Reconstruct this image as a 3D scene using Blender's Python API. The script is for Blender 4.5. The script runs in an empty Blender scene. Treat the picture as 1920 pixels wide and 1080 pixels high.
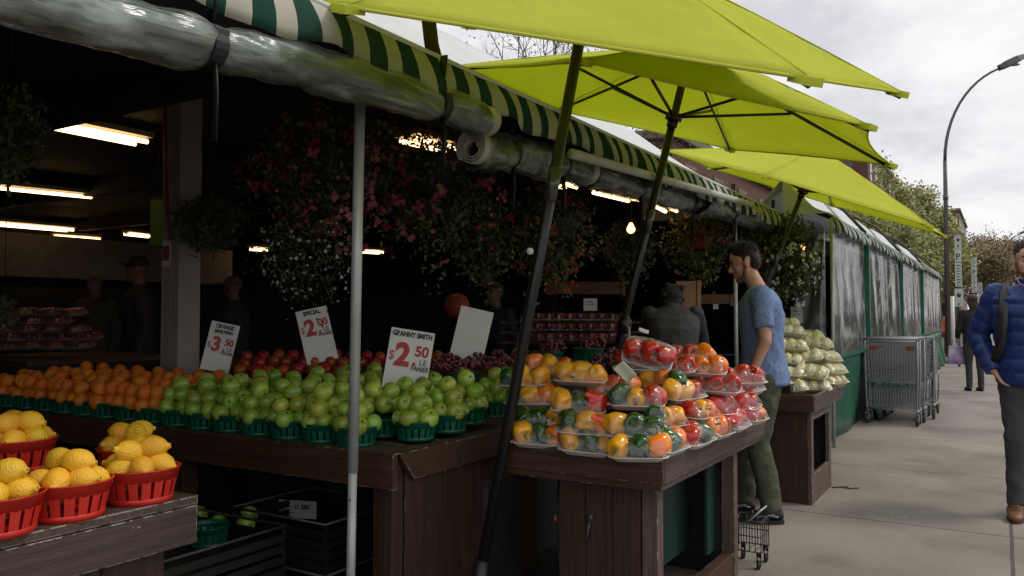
import bpy, bmesh, math, random
from math import sin, cos, pi, radians, sqrt
from mathutils import Vector, Matrix, Quaternion
import mathutils.noise as mn
random.seed(11)
S = bpy.context.scene
COL = S.collection
# ---------------------------------------------------------------- camera (metres; Y runs down the street, X towards the road)
FPX, EYE = 1500.0, 1.3
PSI, PIT = math.atan2(920, FPX), math.atan2(50, FPX)
CF = Vector((-sin(PSI)*cos(PIT), cos(PSI)*cos(PIT), sin(PIT)))
CR = Vector((cos(PSI), sin(PSI), 0)); CU = CR.cross(CF)
CAM = Vector((0, 0, EYE))
cd = bpy.data.cameras.new('camera'); cam = bpy.data.objects.new('camera', cd); COL.objects.link(cam)
cam.location = CAM; cam.rotation_euler = Matrix((CR, CU, -CF)).transposed().to_euler()
cd.sensor_width = 36; cd.lens = 36*FPX/1920; cd.clip_end = 2000; cd.clip_start = .05
S.camera = cam
def ray(x, y): return CF + CR*((x-960)/FPX) - CU*((y-540)/FPX)
def at(x, y, d): return CAM + ray(x, y)*d
def on_z(x, y, z): r = ray(x, y); return CAM + r*((z-EYE)/r.z)
def on_x(x, y, X): r = ray(x, y); return CAM + r*(X/r.x)
# ---------------------------------------------------------------- materials
MATS = {}
def nt(m):
    m.use_nodes = True; t = m.node_tree; return t, t.nodes, t.links
def mat(name, col, rough=.6, spec=.5, metal=0, var=0, scale=8, bump=0, bscale=40, coat=0, trans=0, emis=None, es=0,
        sub=0, objvar=0, col2=None, alpha=1, stretch=None, aniso_detail=6, sheen=0):
    if name in MATS: return MATS[name]
    m = bpy.data.materials.new(name); t, N, L = nt(m); b = N['Principled BSDF']
    b.inputs['Base Color'].default_value = (*col, 1); b.inputs['Roughness'].default_value = rough
    b.inputs['Specular IOR Level'].default_value = spec; b.inputs['Metallic'].default_value = metal
    b.inputs['Coat Weight'].default_value = coat; b.inputs['Coat Roughness'].default_value = .08
    b.inputs['Transmission Weight'].default_value = trans; b.inputs['Alpha'].default_value = alpha
    b.inputs['Sheen Weight'].default_value = sheen
    if sub: b.inputs['Subsurface Weight'].default_value = sub; b.inputs['Subsurface Scale'].default_value = .01
    if emis: b.inputs['Emission Color'].default_value = (*emis, 1); b.inputs['Emission Strength'].default_value = es
    tc = N.new('ShaderNodeTexCoord'); src = tc.outputs['Object']
    if stretch:
        mp = N.new('ShaderNodeMapping'); mp.inputs['Scale'].default_value = stretch; L.new(src, mp.inputs[0]); src = mp.outputs[0]
    oi = N.new('ShaderNodeObjectInfo')
    last = None
    if var or col2:
        n = N.new('ShaderNodeTexNoise'); n.inputs['Scale'].default_value = scale; n.inputs['Detail'].default_value = aniso_detail
        n.noise_dimensions = '4D'; L.new(oi.outputs['Random'], n.inputs['W']); L.new(src, n.inputs['Vector'])
        r = N.new('ShaderNodeValToRGB'); r.color_ramp.elements[0].position = .35; r.color_ramp.elements[1].position = .65
        c2 = col2 or tuple(c*(1+var) for c in col); c1 = col if col2 else tuple(c*(1-var) for c in col)
        r.color_ramp.elements[0].color = (*c1, 1); r.color_ramp.elements[1].color = (*c2, 1)
        L.new(n.outputs['Fac'], r.inputs[0]); last = r.outputs[0]
    if objvar:
        h = N.new('ShaderNodeHueSaturation')
        mr = N.new('ShaderNodeMapRange'); mr.inputs[3].default_value = .5-objvar*.12; mr.inputs[4].default_value = .5+objvar*.12
        mv = N.new('ShaderNodeMapRange'); mv.inputs[3].default_value = 1-objvar; mv.inputs[4].default_value = 1+objvar*.7
        L.new(oi.outputs['Random'], mr.inputs[0])
        wn = N.new('ShaderNodeTexWhiteNoise'); wn.noise_dimensions = '1D'; L.new(oi.outputs['Random'], wn.inputs['W']); L.new(wn.outputs['Value'], mv.inputs[0])
        L.new(mr.outputs[0], h.inputs['Hue']); L.new(mv.outputs[0], h.inputs['Value'])
        if last: L.new(last, h.inputs['Color'])
        else: h.inputs['Color'].default_value = (*col, 1)
        last = h.outputs[0]
    if last: L.new(last, b.inputs['Base Color'])
    if bump:
        n2 = N.new('ShaderNodeTexNoise'); n2.inputs['Scale'].default_value = bscale; n2.inputs['Detail'].default_value = 4
        L.new(src, n2.inputs['Vector']); bp = N.new('ShaderNodeBump'); bp.inputs['Strength'].default_value = bump; bp.inputs['Distance'].default_value = .01
        L.new(n2.outputs['Fac'], bp.inputs['Height']); L.new(bp.outputs[0], b.inputs['Normal'])
    MATS[name] = m; return m
def math_n(N, L, op, a, b=None):
    n = N.new('ShaderNodeMath'); n.operation = op
    for i, v in enumerate((a, b)):
        if v is None: continue
        if hasattr(v, 'links'): L.new(v, n.inputs[i])
        else: n.inputs[i].default_value = v
    return n.outputs[0]
def mix_n(N, L, f, a, b):
    n = N.new('ShaderNodeMix'); n.data_type = 'RGBA'
    for i, v in ((0, f), (6, a), (7, b)):
        if hasattr(v, 'links'): L.new(v, n.inputs[i])
        else: n.inputs[i].default_value = v if i == 0 else (*v, 1)
    return n.outputs[2]
def wood(name, col, chip=(.42, .37, .32), streak=(.6, 14, 14), chipamt=.56):
    if name in MATS: return MATS[name]
    m = mat(name, col, .55, .35, var=.3, scale=5, bump=.25, bscale=30, stretch=streak)
    t, N, L = nt(m); b = N['Principled BSDF']
    old = b.inputs['Base Color'].links[0].from_socket
    geo = N.new('ShaderNodeNewGeometry'); bv = N.new('ShaderNodeBevel'); bv.samples = 4; bv.inputs['Radius'].default_value = .006
    dt = N.new('ShaderNodeVectorMath'); dt.operation = 'DOT_PRODUCT'; L.new(bv.outputs[0], dt.inputs[0]); L.new(geo.outputs['Normal'], dt.inputs[1])
    e = math_n(N, L, 'LESS_THAN', dt.outputs['Value'], .97)
    tc = N.new('ShaderNodeTexCoord'); n = N.new('ShaderNodeTexNoise'); n.inputs['Scale'].default_value = 22; n.inputs['Detail'].default_value = 5
    L.new(tc.outputs['Object'], n.inputs['Vector'])
    g = math_n(N, L, 'GREATER_THAN', n.outputs['Fac'], chipamt)
    f = math_n(N, L, 'MULTIPLY', e, g)
    n3 = N.new('ShaderNodeTexNoise'); n3.inputs['Scale'].default_value = 60; n3.inputs['Detail'].default_value = 2; L.new(tc.outputs['Object'], n3.inputs['Vector'])
    g3 = math_n(N, L, 'MULTIPLY', math_n(N, L, 'GREATER_THAN', n3.outputs['Fac'], .745), .5)
    f = math_n(N, L, 'MAXIMUM', f, g3)
    L.new(mix_n(N, L, f, old, chip), b.inputs['Base Color'])
    return m
def fabric(name, col, tl=.45, bump=.15):
    if name in MATS: return MATS[name]
    m = bpy.data.materials.new(name); t, N, L = nt(m); N.remove(N['Principled BSDF'])
    d = N.new('ShaderNodeBsdfDiffuse'); tr = N.new('ShaderNodeBsdfTranslucent'); mx = N.new('ShaderNodeMixShader'); mx.inputs[0].default_value = tl
    tc = N.new('ShaderNodeTexCoord'); n = N.new('ShaderNodeTexNoise'); n.inputs['Scale'].default_value = 2.5; n.inputs['Detail'].default_value = 5
    L.new(tc.outputs['Object'], n.inputs['Vector'])
    c = mix_n(N, L, n.outputs['Fac'], tuple(x*.9 for x in col), tuple(min(1, x*1.1) for x in col))
    L.new(c, d.inputs['Color']); L.new(c, tr.inputs['Color'])
    n2 = N.new('ShaderNodeTexNoise'); n2.inputs['Scale'].default_value = 7; n2.inputs['Detail'].default_value = 3; L.new(tc.outputs['Object'], n2.inputs['Vector'])
    bp = N.new('ShaderNodeBump'); bp.inputs['Strength'].default_value = bump; bp.inputs['Distance'].default_value = .03; L.new(n2.outputs['Fac'], bp.inputs['Height'])
    L.new(bp.outputs[0], d.inputs['Normal']); L.new(bp.outputs[0], tr.inputs['Normal'])
    L.new(d.outputs[0], mx.inputs[1]); L.new(tr.outputs[0], mx.inputs[2]); L.new(mx.outputs[0], N['Material Output'].inputs[0])
    MATS[name] = m; return m
def stripes(name, c1, c2, pitch, phase=0, axis=1, tl=.25):
    if name in MATS: return MATS[name]
    m = bpy.data.materials.new(name); t, N, L = nt(m); N.remove(N['Principled BSDF'])
    tc = N.new('ShaderNodeTexCoord'); sx = N.new('ShaderNodeSeparateXYZ'); L.new(tc.outputs['Object'], sx.inputs[0])
    v = math_n(N, L, 'FRACT', math_n(N, L, 'MULTIPLY', math_n(N, L, 'ADD', sx.outputs[axis], phase), 1/pitch))
    f = math_n(N, L, 'GREATER_THAN', v, .5)
    n = N.new('ShaderNodeTexNoise'); n.inputs['Scale'].default_value = 4; n.inputs['Detail'].default_value = 6; L.new(tc.outputs['Object'], n.inputs['Vector'])
    c = mix_n(N, L, f, c1, c2); c = mix_n(N, L, math_n(N, L, 'MULTIPLY', n.outputs['Fac'], .35), c, (.12, .11, .09))
    d = N.new('ShaderNodeBsdfDiffuse'); tr = N.new('ShaderNodeBsdfTranslucent'); mx = N.new('ShaderNodeMixShader'); mx.inputs[0].default_value = tl
    L.new(c, d.inputs['Color']); L.new(c, tr.inputs['Color'])
    L.new(d.outputs[0], mx.inputs[1]); L.new(tr.outputs[0], mx.inputs[2]); L.new(mx.outputs[0], N['Material Output'].inputs[0])
    MATS[name] = m; return m
def clearfilm(name, tint=(1, 1, 1), gloss=.25, rough=.12, haze=.05, hazecol=(.8, .8, .8), bs=30, bstr=.6, fres=1.5, stretch=(1, 1, 1)):
    """thin clear plastic: mostly see-through, milky patches and creased highlights"""
    if name in MATS: return MATS[name]
    m = bpy.data.materials.new(name); t, N, L = nt(m); N.remove(N['Principled BSDF'])
    tr = N.new('ShaderNodeBsdfTransparent'); tr.inputs[0].default_value = (*tint, 1)
    g = N.new('ShaderNodeBsdfGlossy'); g.inputs['Roughness'].default_value = rough; g.inputs['Color'].default_value = (.9, .9, .92, 1)
    d = N.new('ShaderNodeBsdfDiffuse'); d.inputs[0].default_value = (*hazecol, 1)
    tc = N.new('ShaderNodeTexCoord'); n = N.new('ShaderNodeTexNoise'); n.inputs['Scale'].default_value = bs; n.inputs['Detail'].default_value = 4; n.inputs['Distortion'].default_value = 1.2
    oi = N.new('ShaderNodeObjectInfo'); n.noise_dimensions = '4D'; L.new(math_n(N, L, 'MULTIPLY', oi.outputs['Random'], 9.), n.inputs['W'])
    mp_ = N.new('ShaderNodeMapping'); mp_.inputs['Scale'].default_value = stretch; L.new(tc.outputs['Object'], mp_.inputs[0]); L.new(mp_.outputs[0], n.inputs['Vector'])
    bp = N.new('ShaderNodeBump'); bp.inputs['Strength'].default_value = bstr; bp.inputs['Distance'].default_value = .01; L.new(n.outputs['Fac'], bp.inputs['Height']); L.new(bp.outputs[0], g.inputs['Normal'])
    fr = N.new('ShaderNodeFresnel'); fr.inputs['IOR'].default_value = fres; L.new(bp.outputs[0], fr.inputs['Normal'])
    ff = math_n(N, L, 'MINIMUM', math_n(N, L, 'ADD', math_n(N, L, 'MULTIPLY', fr.outputs[0], .6), gloss*.3), 1.)
    pr_ = N.new('ShaderNodeMapRange'); pr_.interpolation_type = 'SMOOTHSTEP'; pr_.inputs[1].default_value = .46; pr_.inputs[2].default_value = .72; pr_.inputs[3].default_value = haze*.6; pr_.inputs[4].default_value = min(.95, haze*3.6); L.new(n.outputs['Fac'], pr_.inputs[0])
    m1 = N.new('ShaderNodeMixShader'); L.new(pr_.outputs[0], m1.inputs[0]); L.new(tr.outputs[0], m1.inputs[1]); L.new(d.outputs[0], m1.inputs[2])
    m2 = N.new('ShaderNodeMixShader'); L.new(ff, m2.inputs[0]); L.new(m1.outputs[0], m2.inputs[1]); L.new(g.outputs[0], m2.inputs[2])
    L.new(m2.outputs[0], N['Material Output'].inputs[0]); MATS[name] = m; return m
# ---------------------------------------------------------------- objects
def thing(name, label, cat, loc=(0, 0, 0), rz=0, group=None, rot=None):
    o = bpy.data.objects.new(name, None); o.empty_display_size = .1; COL.objects.link(o)
    o.location = loc; o.rotation_euler = rot if rot else (0, 0, rz)
    o['label'] = label; o['category'] = cat
    if group: o['group'] = group
    return o
def tag(o, label, cat, group=None, kind=None):
    o['label'] = label; o['category'] = cat
    if group: o['group'] = group
    if kind: o['kind'] = kind
    return o
def kids(o): return [c for c in ALLKIDS.get(o.name, [])]
ALLKIDS = {}
def link(o, parent=None):
    COL.objects.link(o)
    if parent is not None: o.parent = parent; ALLKIDS.setdefault(parent.name, []).append(o)
    return o
def dup(o, parent=None, loc=None, rot=None, label=None, group=None):
    c = o.copy(); link(c, parent)
    if loc is not None: c.location = loc
    if rot is not None: c.rotation_euler = rot
    if label: c['label'] = label
    if group: c['group'] = group
    for ch in kids(o): dup(ch, c)
    return c
class MB:
    def __init__(s): s.v = []; s.f = []; s.m = []; s.sm = []
    def add(s, vs, fs, m=0, smooth=False):
        o = len(s.v); s.v += [tuple(v) for v in vs]
        for f in fs: s.f.append(tuple(i+o for i in f)); s.m.append(m); s.sm.append(smooth)
    def box(s, a, b, m=0, M=None):
        (x0, y0, z0), (x1, y1, z1) = a, b
        vs = [Vector(p) for p in ((x0,y0,z0),(x1,y0,z0),(x1,y1,z0),(x0,y1,z0),(x0,y0,z1),(x1,y0,z1),(x1,y1,z1),(x0,y1,z1))]
        if M: vs = [M @ v for v in vs]
        s.add(vs, [(3,2,1,0),(4,5,6,7),(0,1,5,4),(1,2,6,5),(2,3,7,6),(3,0,4,7)], m)
    def prism(s, poly, d, m=0):
        """poly: list of 3-D points (planar); d: extrusion vector"""
        n = len(poly); d = Vector(d); vs = [Vector(p) for p in poly]+[Vector(p)+d for p in poly]
        s.add(vs, [tuple(range(n-1, -1, -1)), tuple(range(n, 2*n))]+[(i, (i+1) % n, n+(i+1) % n, n+i) for i in range(n)], m)
    def tube(s, pts, r, n=8, m=0, cap=True, rr=None, up=None):
        """r: radius or list; rr: second radius list (elliptical)"""
        pts = [Vector(p) for p in pts]; k = len(pts)
        R = r if isinstance(r, (list, tuple)) else [r]*k; R2 = rr if rr else R
        vs = []; a = None
        for i, p in enumerate(pts):
            t = (pts[min(i+1, k-1)]-pts[max(i-1, 0)]).normalized()
            if a is None:
                ref = Vector(up) if up else (Vector((0, 0, 1)) if abs(t.z) < .9 else Vector((1, 0, 0)))
                a = (ref - t*ref.dot(t)).normalized()
            else: a = (a - t*a.dot(t)).normalized()
            b = t.cross(a)
            for j in range(n):
                q = 2*pi*j/n; vs.append(p + a*(cos(q)*R[i]) + b*(sin(q)*R2[i]))
        fs = [(i*n+j, i*n+(j+1) % n, (i+1)*n+(j+1) % n, (i+1)*n+j) for i in range(k-1) for j in range(n)]
        if cap: fs += [tuple(range(n-1, -1, -1)), tuple((k-1)*n+j for j in range(n))]
        s.add(vs, fs, m, True)
    def capsule(s, a, b, ra, rb, n=14, m=0, flat=1, up=None):
        """closed tapered limb with round ends"""
        a, b = Vector(a), Vector(b); t = (b-a); Ln = max(t.length, 1e-6); t /= Ln
        P = []; R = []
        for q in (80, 60, 35, 12): P.append(a - t*ra*sin(radians(q))); R.append(ra*cos(radians(q)))
        for q in (0, .33, .66, 1): P.append(a+(b-a)*q); R.append(ra+(rb-ra)*q)
        for q in (12, 35, 60, 80): P.append(b + t*rb*sin(radians(q))); R.append(rb*cos(radians(q)))
        s.tube(P, R, n, m, rr=[x*flat for x in R], up=up)
    def ball(s, c, r, n=16, k=10, m=0, M=None, fn=None):
        c = Vector(c); r = (r, r, r) if not hasattr(r, '__len__') else r
        vs = []
        for i in range(1, k):
            th = pi*i/k
            for j in range(n):
                ph = 2*pi*j/n; u = Vector((sin(th)*cos(ph), sin(th)*sin(ph), cos(th)))
                if fn: u = fn(u)
                vs.append(Vector((u.x*r[0], u.y*r[1], u.z*r[2])))
        top, bot = Vector((0, 0, 1)), Vector((0, 0, -1))
        if fn: top, bot = fn(top), fn(bot)
        vs.append(Vector((top.x*r[0], top.y*r[1], top.z*r[2]))); vs.append(Vector((bot.x*r[0], bot.y*r[1], bot.z*r[2])))
        if M: vs = [M @ v for v in vs]
        vs = [v+c for v in vs]; T = (k-1)*n; B = T+1
        fs = [(i*n+j, (i+1)*n+j, (i+1)*n+(j+1) % n, i*n+(j+1) % n) for i in range(k-2) for j in range(n)]
        fs += [(T, j, (j+1) % n) for j in range(n)] + [(B, (k-2)*n+(j+1) % n, (k-2)*n+j) for j in range(n)]
        s.add(vs, fs, m, True)
    def lathe(s, prof, n=24, m=0, c=(0, 0, 0), close=False):
        c = Vector(c); k = len(prof)
        vs = [c+Vector((r*cos(2*pi*j/n), r*sin(2*pi*j/n), z)) for r, z in prof for j in range(n)]
        fs = [(i*n+j, i*n+(j+1) % n, (i+1)*n+(j+1) % n, (i+1)*n+j) for i in range(k-1) for j in range(n)]
        if close: fs += [((k-1)*n+j, (k-1)*n+(j+1) % n, (j+1) % n, j) for j in range(n)]
        s.add(vs, fs, m, True)
    def grid(s, fn, nu, nv, m=0, smooth=True):
        vs = [fn(i/nu, j/nv) for i in range(nu+1) for j in range(nv+1)]
        s.add(vs, [(i*(nv+1)+j, (i+1)*(nv+1)+j, (i+1)*(nv+1)+j+1, i*(nv+1)+j+1) for i in range(nu) for j in range(nv)], m, smooth)
    def quad(s, c, a, b, m=0):
        c, a, b = Vector(c), Vector(a), Vector(b); s.add([c-a-b, c+a-b, c+a+b, c-a+b], [(0, 1, 2, 3)], m)
    def leaf(s, c, a, b, m=0):
        c, a, b = Vector(c), Vector(a), Vector(b); s.add([c-a, c-b, c+a, c+b], [(0, 1, 2, 3)], m)
    def build(s, name, mats, parent=None, loc=None, rot=None):
        me = bpy.data.meshes.new(name); me.from_pydata(s.v, [], s.f); me.validate(clean_customdata=False)
        for m in (mats if isinstance(mats, (list, tuple)) else [mats]): me.materials.append(m)
        if len(me.polygons) == len(s.m):
            me.polygons.foreach_set('material_index', s.m); me.polygons.foreach_set('use_smooth', s.sm)
        me.update(); o = bpy.data.objects.new(name, me); link(o, parent)
        if loc is not None: o.location = loc
        if rot is not None: o.rotation_euler = rot
        return o
def bevel(o, w=.004, seg=2):
    b = o.modifiers.new('bevel', 'BEVEL'); b.width = w; b.segments = seg; b.limit_method = 'ANGLE'; b.angle_limit = radians(40); return o
def solid(o, t=.004):
    m = o.modifiers.new('solid', 'SOLIDIFY'); m.thickness = t; m.offset = 0; return o
def struct(o, label=None):
    o['kind'] = 'structure'
    if label: o['label'] = label
    return o
def text(body, name, parent, size, loc, m, rot=(0, 0, 0), off=.0, sx=1, align='LEFT', shear=0):
    c = bpy.data.curves.new(name, 'FONT'); c.body = body; c.size = size; c.offset = off; c.extrude = .0006; c.align_x = align; c.shear = shear
    t_ = bpy.data.objects.new(name, c); COL.objects.link(t_); me = bpy.data.meshes.new_from_object(t_); bpy.data.objects.remove(t_); me.materials.clear(); me.materials.append(m); o = bpy.data.objects.new(name, me); link(o, parent); o.location = loc; o.rotation_euler = rot; o.scale = (sx, 1, 1); return o
# ---------------------------------------------------------------- world: overcast
w = bpy.data.worlds.new('World'); S.world = w; w.use_nodes = True; N = w.node_tree.nodes; L = w.node_tree.links
bg = N['Background']; sky = N.new('ShaderNodeTexSky'); sky.sky_type = 'NISHITA'; sky.sun_disc = False
SUN_EL, SUN_AZ = radians(52), radians(60)
sky.sun_elevation = SUN_EL; sky.sun_rotation = SUN_AZ
tc = N.new('ShaderNodeTexCoord'); mp = N.new('ShaderNodeMapping'); mp.inputs['Scale'].default_value = (1, 1, 2.6); mp.inputs['Location'].default_value = (.35, .1, .2); L.new(tc.outputs['Generated'], mp.inputs[0])
def wnoise(sc, det, ro=.55, dist=.3):
    n = N.new('ShaderNodeTexNoise'); n.inputs['Scale'].default_value = sc; n.inputs['Detail'].default_value = det; n.inputs['Roughness'].default_value = ro; n.inputs['Distortion'].default_value = dist
    L.new(mp.outputs[0], n.inputs['Vector']); return n.outputs['Fac']
a = wnoise(2.6, 7); b_ = wnoise(7, 5)
v = math_n(N, L, 'ADD', math_n(N, L, 'MULTIPLY', a, .75), math_n(N, L, 'MULTIPLY', b_, .25))
rp = N.new('ShaderNodeValToRGB'); L.new(v, rp.inputs[0])
rp.color_ramp.elements[0].position = .38; rp.color_ramp.elements[0].color = (5.5, 5.5, 5.8, 1)
rp.color_ramp.elements[1].position = .585; rp.color_ramp.elements[1].color = (8.5, 8.35, 8.3, 1)
e = rp.color_ramp.elements.new(.48); e.color = (7.4, 7.3, 7.4, 1)
L.new(mix_n(N, L, .94, sky.outputs[0], rp.outputs[0]), bg.inputs['Color']); bg.inputs['Strength'].default_value = .1
sl = bpy.data.lights.new('sun', 'SUN'); sl.energy = 1.1; sl.angle = radians(14); sl.color = (1, .94, .85)
so = bpy.data.objects.new('sun', sl); COL.objects.link(so)
sd = Vector((sin(SUN_AZ)*cos(SUN_EL), cos(SUN_AZ)*cos(SUN_EL), sin(SUN_EL)))
so.rotation_euler = sd.to_track_quat('Z', 'Y').to_euler()
S.view_settings.view_transform = 'Standard'; S.view_settings.look = 'None'; S.view_settings.gamma = 1; S.view_settings.exposure = .36
S.cycles.max_bounces = 6; S.cycles.transparent_max_bounces = 14; S.cycles.use_denoising = True
# ---------------------------------------------------------------- shared materials
M_wood = wood('brown painted wood', (.060, .029, .017), chipamt=.56)
M_woodv = wood('brown painted boards', (.048, .024, .015), streak=(14, 14, .6), chip=(.16, .12, .1), chipamt=.66)
M_galv = mat('galvanised steel', (.40, .42, .42), .4, .5, .25, var=.1, scale=12)
M_black = mat('black metal', (.012, .012, .014), .4)
M_blackp = mat('black plastic', (.009, .009, .010), .5, var=.3)
M_white = mat('white card', (.62, .62, .6), .5, var=.06)
M_ink = mat('black print', (.015, .015, .015), .5)
M_red = mat('red print', (.42, .015, .015), .45)
M_dark = mat('dark interior shade', (.020, .018, .018), .85, var=.4, scale=2)  # the gloom of the shop interior is put into this base colour
M_lime = fabric('lime canvas', (.69, .74, .12), .54, .5)
M_skin = mat('skin', (.56, .31, .215), .5, .4, var=.12, scale=14, sub=.1)
M_green = mat('green vinyl tarp', (.008, .085, .05), .35, .5, var=.3, scale=3, bump=.4, bscale=5)
def ceilz(X): return 2.75 if X < -3.02 else max(2.3, 2.36+(-2.2-X)*.45)
M_leaf = mat('dark leaves', (.03, .055, .014), .5, .4, var=.5, scale=20)
# ================================================================ SETTING
def plane(name, x0, x1, y0, y1, z, m):
    b = MB(); b.add([(x0, y0, z), (x1, y0, z), (x1, y1, z), (x0, y1, z)], [(0, 1, 2, 3)]); return struct(b.build(name, m))
M_ground = mat('packed ground', (.1, .09, .075), .9, var=.3, scale=.5)
plane('ground', -600, 600, -300, 900, -.14, M_ground)
M_asph = mat('asphalt', (.05, .05, .052), .85, var=.3, scale=3, bump=.4, bscale=90)
plane('road', 2.62, 11, -60, 400, -.134, M_asph)
# concrete pavement with stains and saw-cut joints
M_conc = mat('concrete', (.30, .27, .235), .85, .3, var=.2, scale=1.3, bump=.5, bscale=120, aniso_detail=12)
t, N, L = nt(M_conc); b = N['Principled BSDF']; old = b.inputs['Base Color'].links[0].from_socket
tc = N.new('ShaderNodeTexCoord'); sx = N.new('ShaderNodeSeparateXYZ')
nz = N.new('ShaderNodeTexNoise'); nz.inputs['Scale'].default_value = 3; nz.inputs['Detail'].default_value = 6; L.new(tc.outputs['Object'], nz.inputs['Vector'])
mx_ = N.new('ShaderNodeVectorMath'); mx_.operation = 'MULTIPLY_ADD'; L.new(nz.outputs['Color'], mx_.inputs[0]); mx_.inputs[1].default_value = (.010, .010, 0); L.new(tc.outputs['Object'], mx_.inputs[2])
L.new(mx_.outputs[0], sx.inputs[0])
def joint(sock, pitch, ph, wd):
    v = math_n(N, L, 'FRACT', math_n(N, L, 'DIVIDE', math_n(N, L, 'ADD', sock, ph), pitch)); return math_n(N, L, 'LESS_THAN', v, wd/pitch)
j = math_n(N, L, 'MAXIMUM', joint(sx.outputs[1], 1.925, -5.55+1.925*9, .016), joint(sx.outputs[0], 30, -.015+0, .02))
n1 = N.new('ShaderNodeTexNoise'); n1.inputs['Scale'].default_value = .9; n1.inputs['Detail'].default_value = 9; n1.inputs['Roughness'].default_value = .65; L.new(tc.outputs['Object'], n1.inputs['Vector'])
n2 = N.new('ShaderNodeTexNoise'); n2.inputs['Scale'].default_value = 60; n2.inputs['Detail'].default_value = 3; L.new(tc.outputs['Object'], n2.inputs['Vector'])
n3 = N.new('ShaderNodeTexVoronoi'); n3.inputs['Scale'].default_value = 5; n3.inputs['Randomness'].default_value = 1; L.new(tc.outputs['Object'], n3.inputs['Vector'])
spots = math_n(N, L, 'LESS_THAN', n3.outputs['Distance'], .028)
c = mix_n(N, L, math_n(N, L, 'MULTIPLY', n2.outputs['Fac'], .5), old, (.12, .1, .085))
rs = N.new('ShaderNodeValToRGB'); rs.color_ramp.elements[0].position = .52; rs.color_ramp.elements[1].position = .7; L.new(n1.outputs['Fac'], rs.inputs[0])
c = mix_n(N, L, math_n(N, L, 'MULTIPLY', rs.outputs[0], .55), c, (.1, .085, .07))
c = mix_n(N, L, math_n(N, L, 'MULTIPLY', spots, .8), c, (.04, .035, .03))
c = mix_n(N, L, math_n(N, L, 'MULTIPLY', j, .75), c, (.055, .045, .038)); L.new(c, b.inputs['Base Color'])
b_ = MB(); b_.box((-1.53, -4, -.13), (2.5, 140, 0)); struct(b_.build('sidewalk', M_conc))
M_kerb = mat('kerb stone', (.3, .29, .27), .8, var=.2, scale=6)
b_ = MB(); b_.box((2.5, -4, -.13), (2.62, 140, .004)); struct(b_.build('kerb', M_kerb))
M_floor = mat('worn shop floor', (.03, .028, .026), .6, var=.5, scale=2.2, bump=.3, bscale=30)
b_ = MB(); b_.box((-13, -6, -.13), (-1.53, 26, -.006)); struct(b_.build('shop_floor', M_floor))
# spilled pale crumbs and grit on the pavement
M_crumb = mat('pale crumbs', (.5, .5, .47), .8)
b_ = MB()
for k in range(70):
    g = on_z(random.gauss(1668, 22), random.gauss(966, 6), .004) if k < 50 else on_z(random.gauss(1835, 12), random.gauss(935, 6), .004)
    s = random.uniform(.002, .007); b_.ball((g.x, g.y, .002), (s, s*random.uniform(.5, 1.4), .002), 6, 4)
tag(b_.build('crumbs', M_crumb), 'scatter of pale crumbs dropped on the grey pavement', 'crumbs', kind='stuff')
M_twig = mat('dry twig', (.05, .035, .025), .8)
b_ = MB(); g = on_z(1560, 914, .006); b_.tube([g, g+Vector((.06, .05, .002)), g+Vector((.12, .03, .0)), g+Vector((.17, .09, 0))], .005, 5); b_.tube([g+Vector((.06, .05, .002)), g+Vector((.1, .09, 0))], .004, 5)
tag(b_.build('twig', M_twig), 'thin dry twig lying beside the cauliflower table', 'twig')
# ---------------------------------------------------------------- shop shell
b_ = MB(); b_.box((-13, -6, 2.78), (-3.02, 26, 2.84)); b_.prism([(-3.02, -6, 2.84), (-2.2, -6, 2.40), (-2.2, -6, 2.37), (-3.02, -6, 2.78)], (0, 32, 0))  # sloped prism: dark lining added under the bright roof to keep the interior dark
ceil = tag(b_.build('shop_ceiling', M_dark), 'dark low ceiling with an added dark lining over the open fronted market', 'ceiling', kind='structure')
for k in range(14):
    b_ = MB(); y = -3+k*2.0
    b_.box((-12.9, y, 2.6), (-3.0, y+.09, 2.777)); bm = b_.build('joist', M_dark); bm.parent = ceil
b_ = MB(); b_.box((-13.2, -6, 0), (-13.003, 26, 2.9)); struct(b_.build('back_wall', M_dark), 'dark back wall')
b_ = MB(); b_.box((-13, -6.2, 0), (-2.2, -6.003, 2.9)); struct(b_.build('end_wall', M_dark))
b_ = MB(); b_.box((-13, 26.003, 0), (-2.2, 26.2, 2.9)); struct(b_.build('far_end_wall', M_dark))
b_ = MB(); b_.box((-2.30, -5.9, 2.2), (-2.24, 25.9, 2.365)); b_.box((-3.1, -5.9, 2.6), (-3.0, 25.9, 2.775))
tag(b_.build('header_beam', mat('dark header', (.025, .022, .022), .7, var=.4, scale=3)), 'long dark beam above the open shop front', 'beam')
# pale cold-room box far inside
M_pale = mat('dim pale panel', (.17, .155, .13), .8, var=.15)
b_ = MB(); b_.box((-12.5, 1.2, 1.72), (-9.2, 7.5, 2.2)); tag(b_.build('cold_room_panel', M_pale), 'pale long box hanging deep inside above the shoppers', 'panel')
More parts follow.
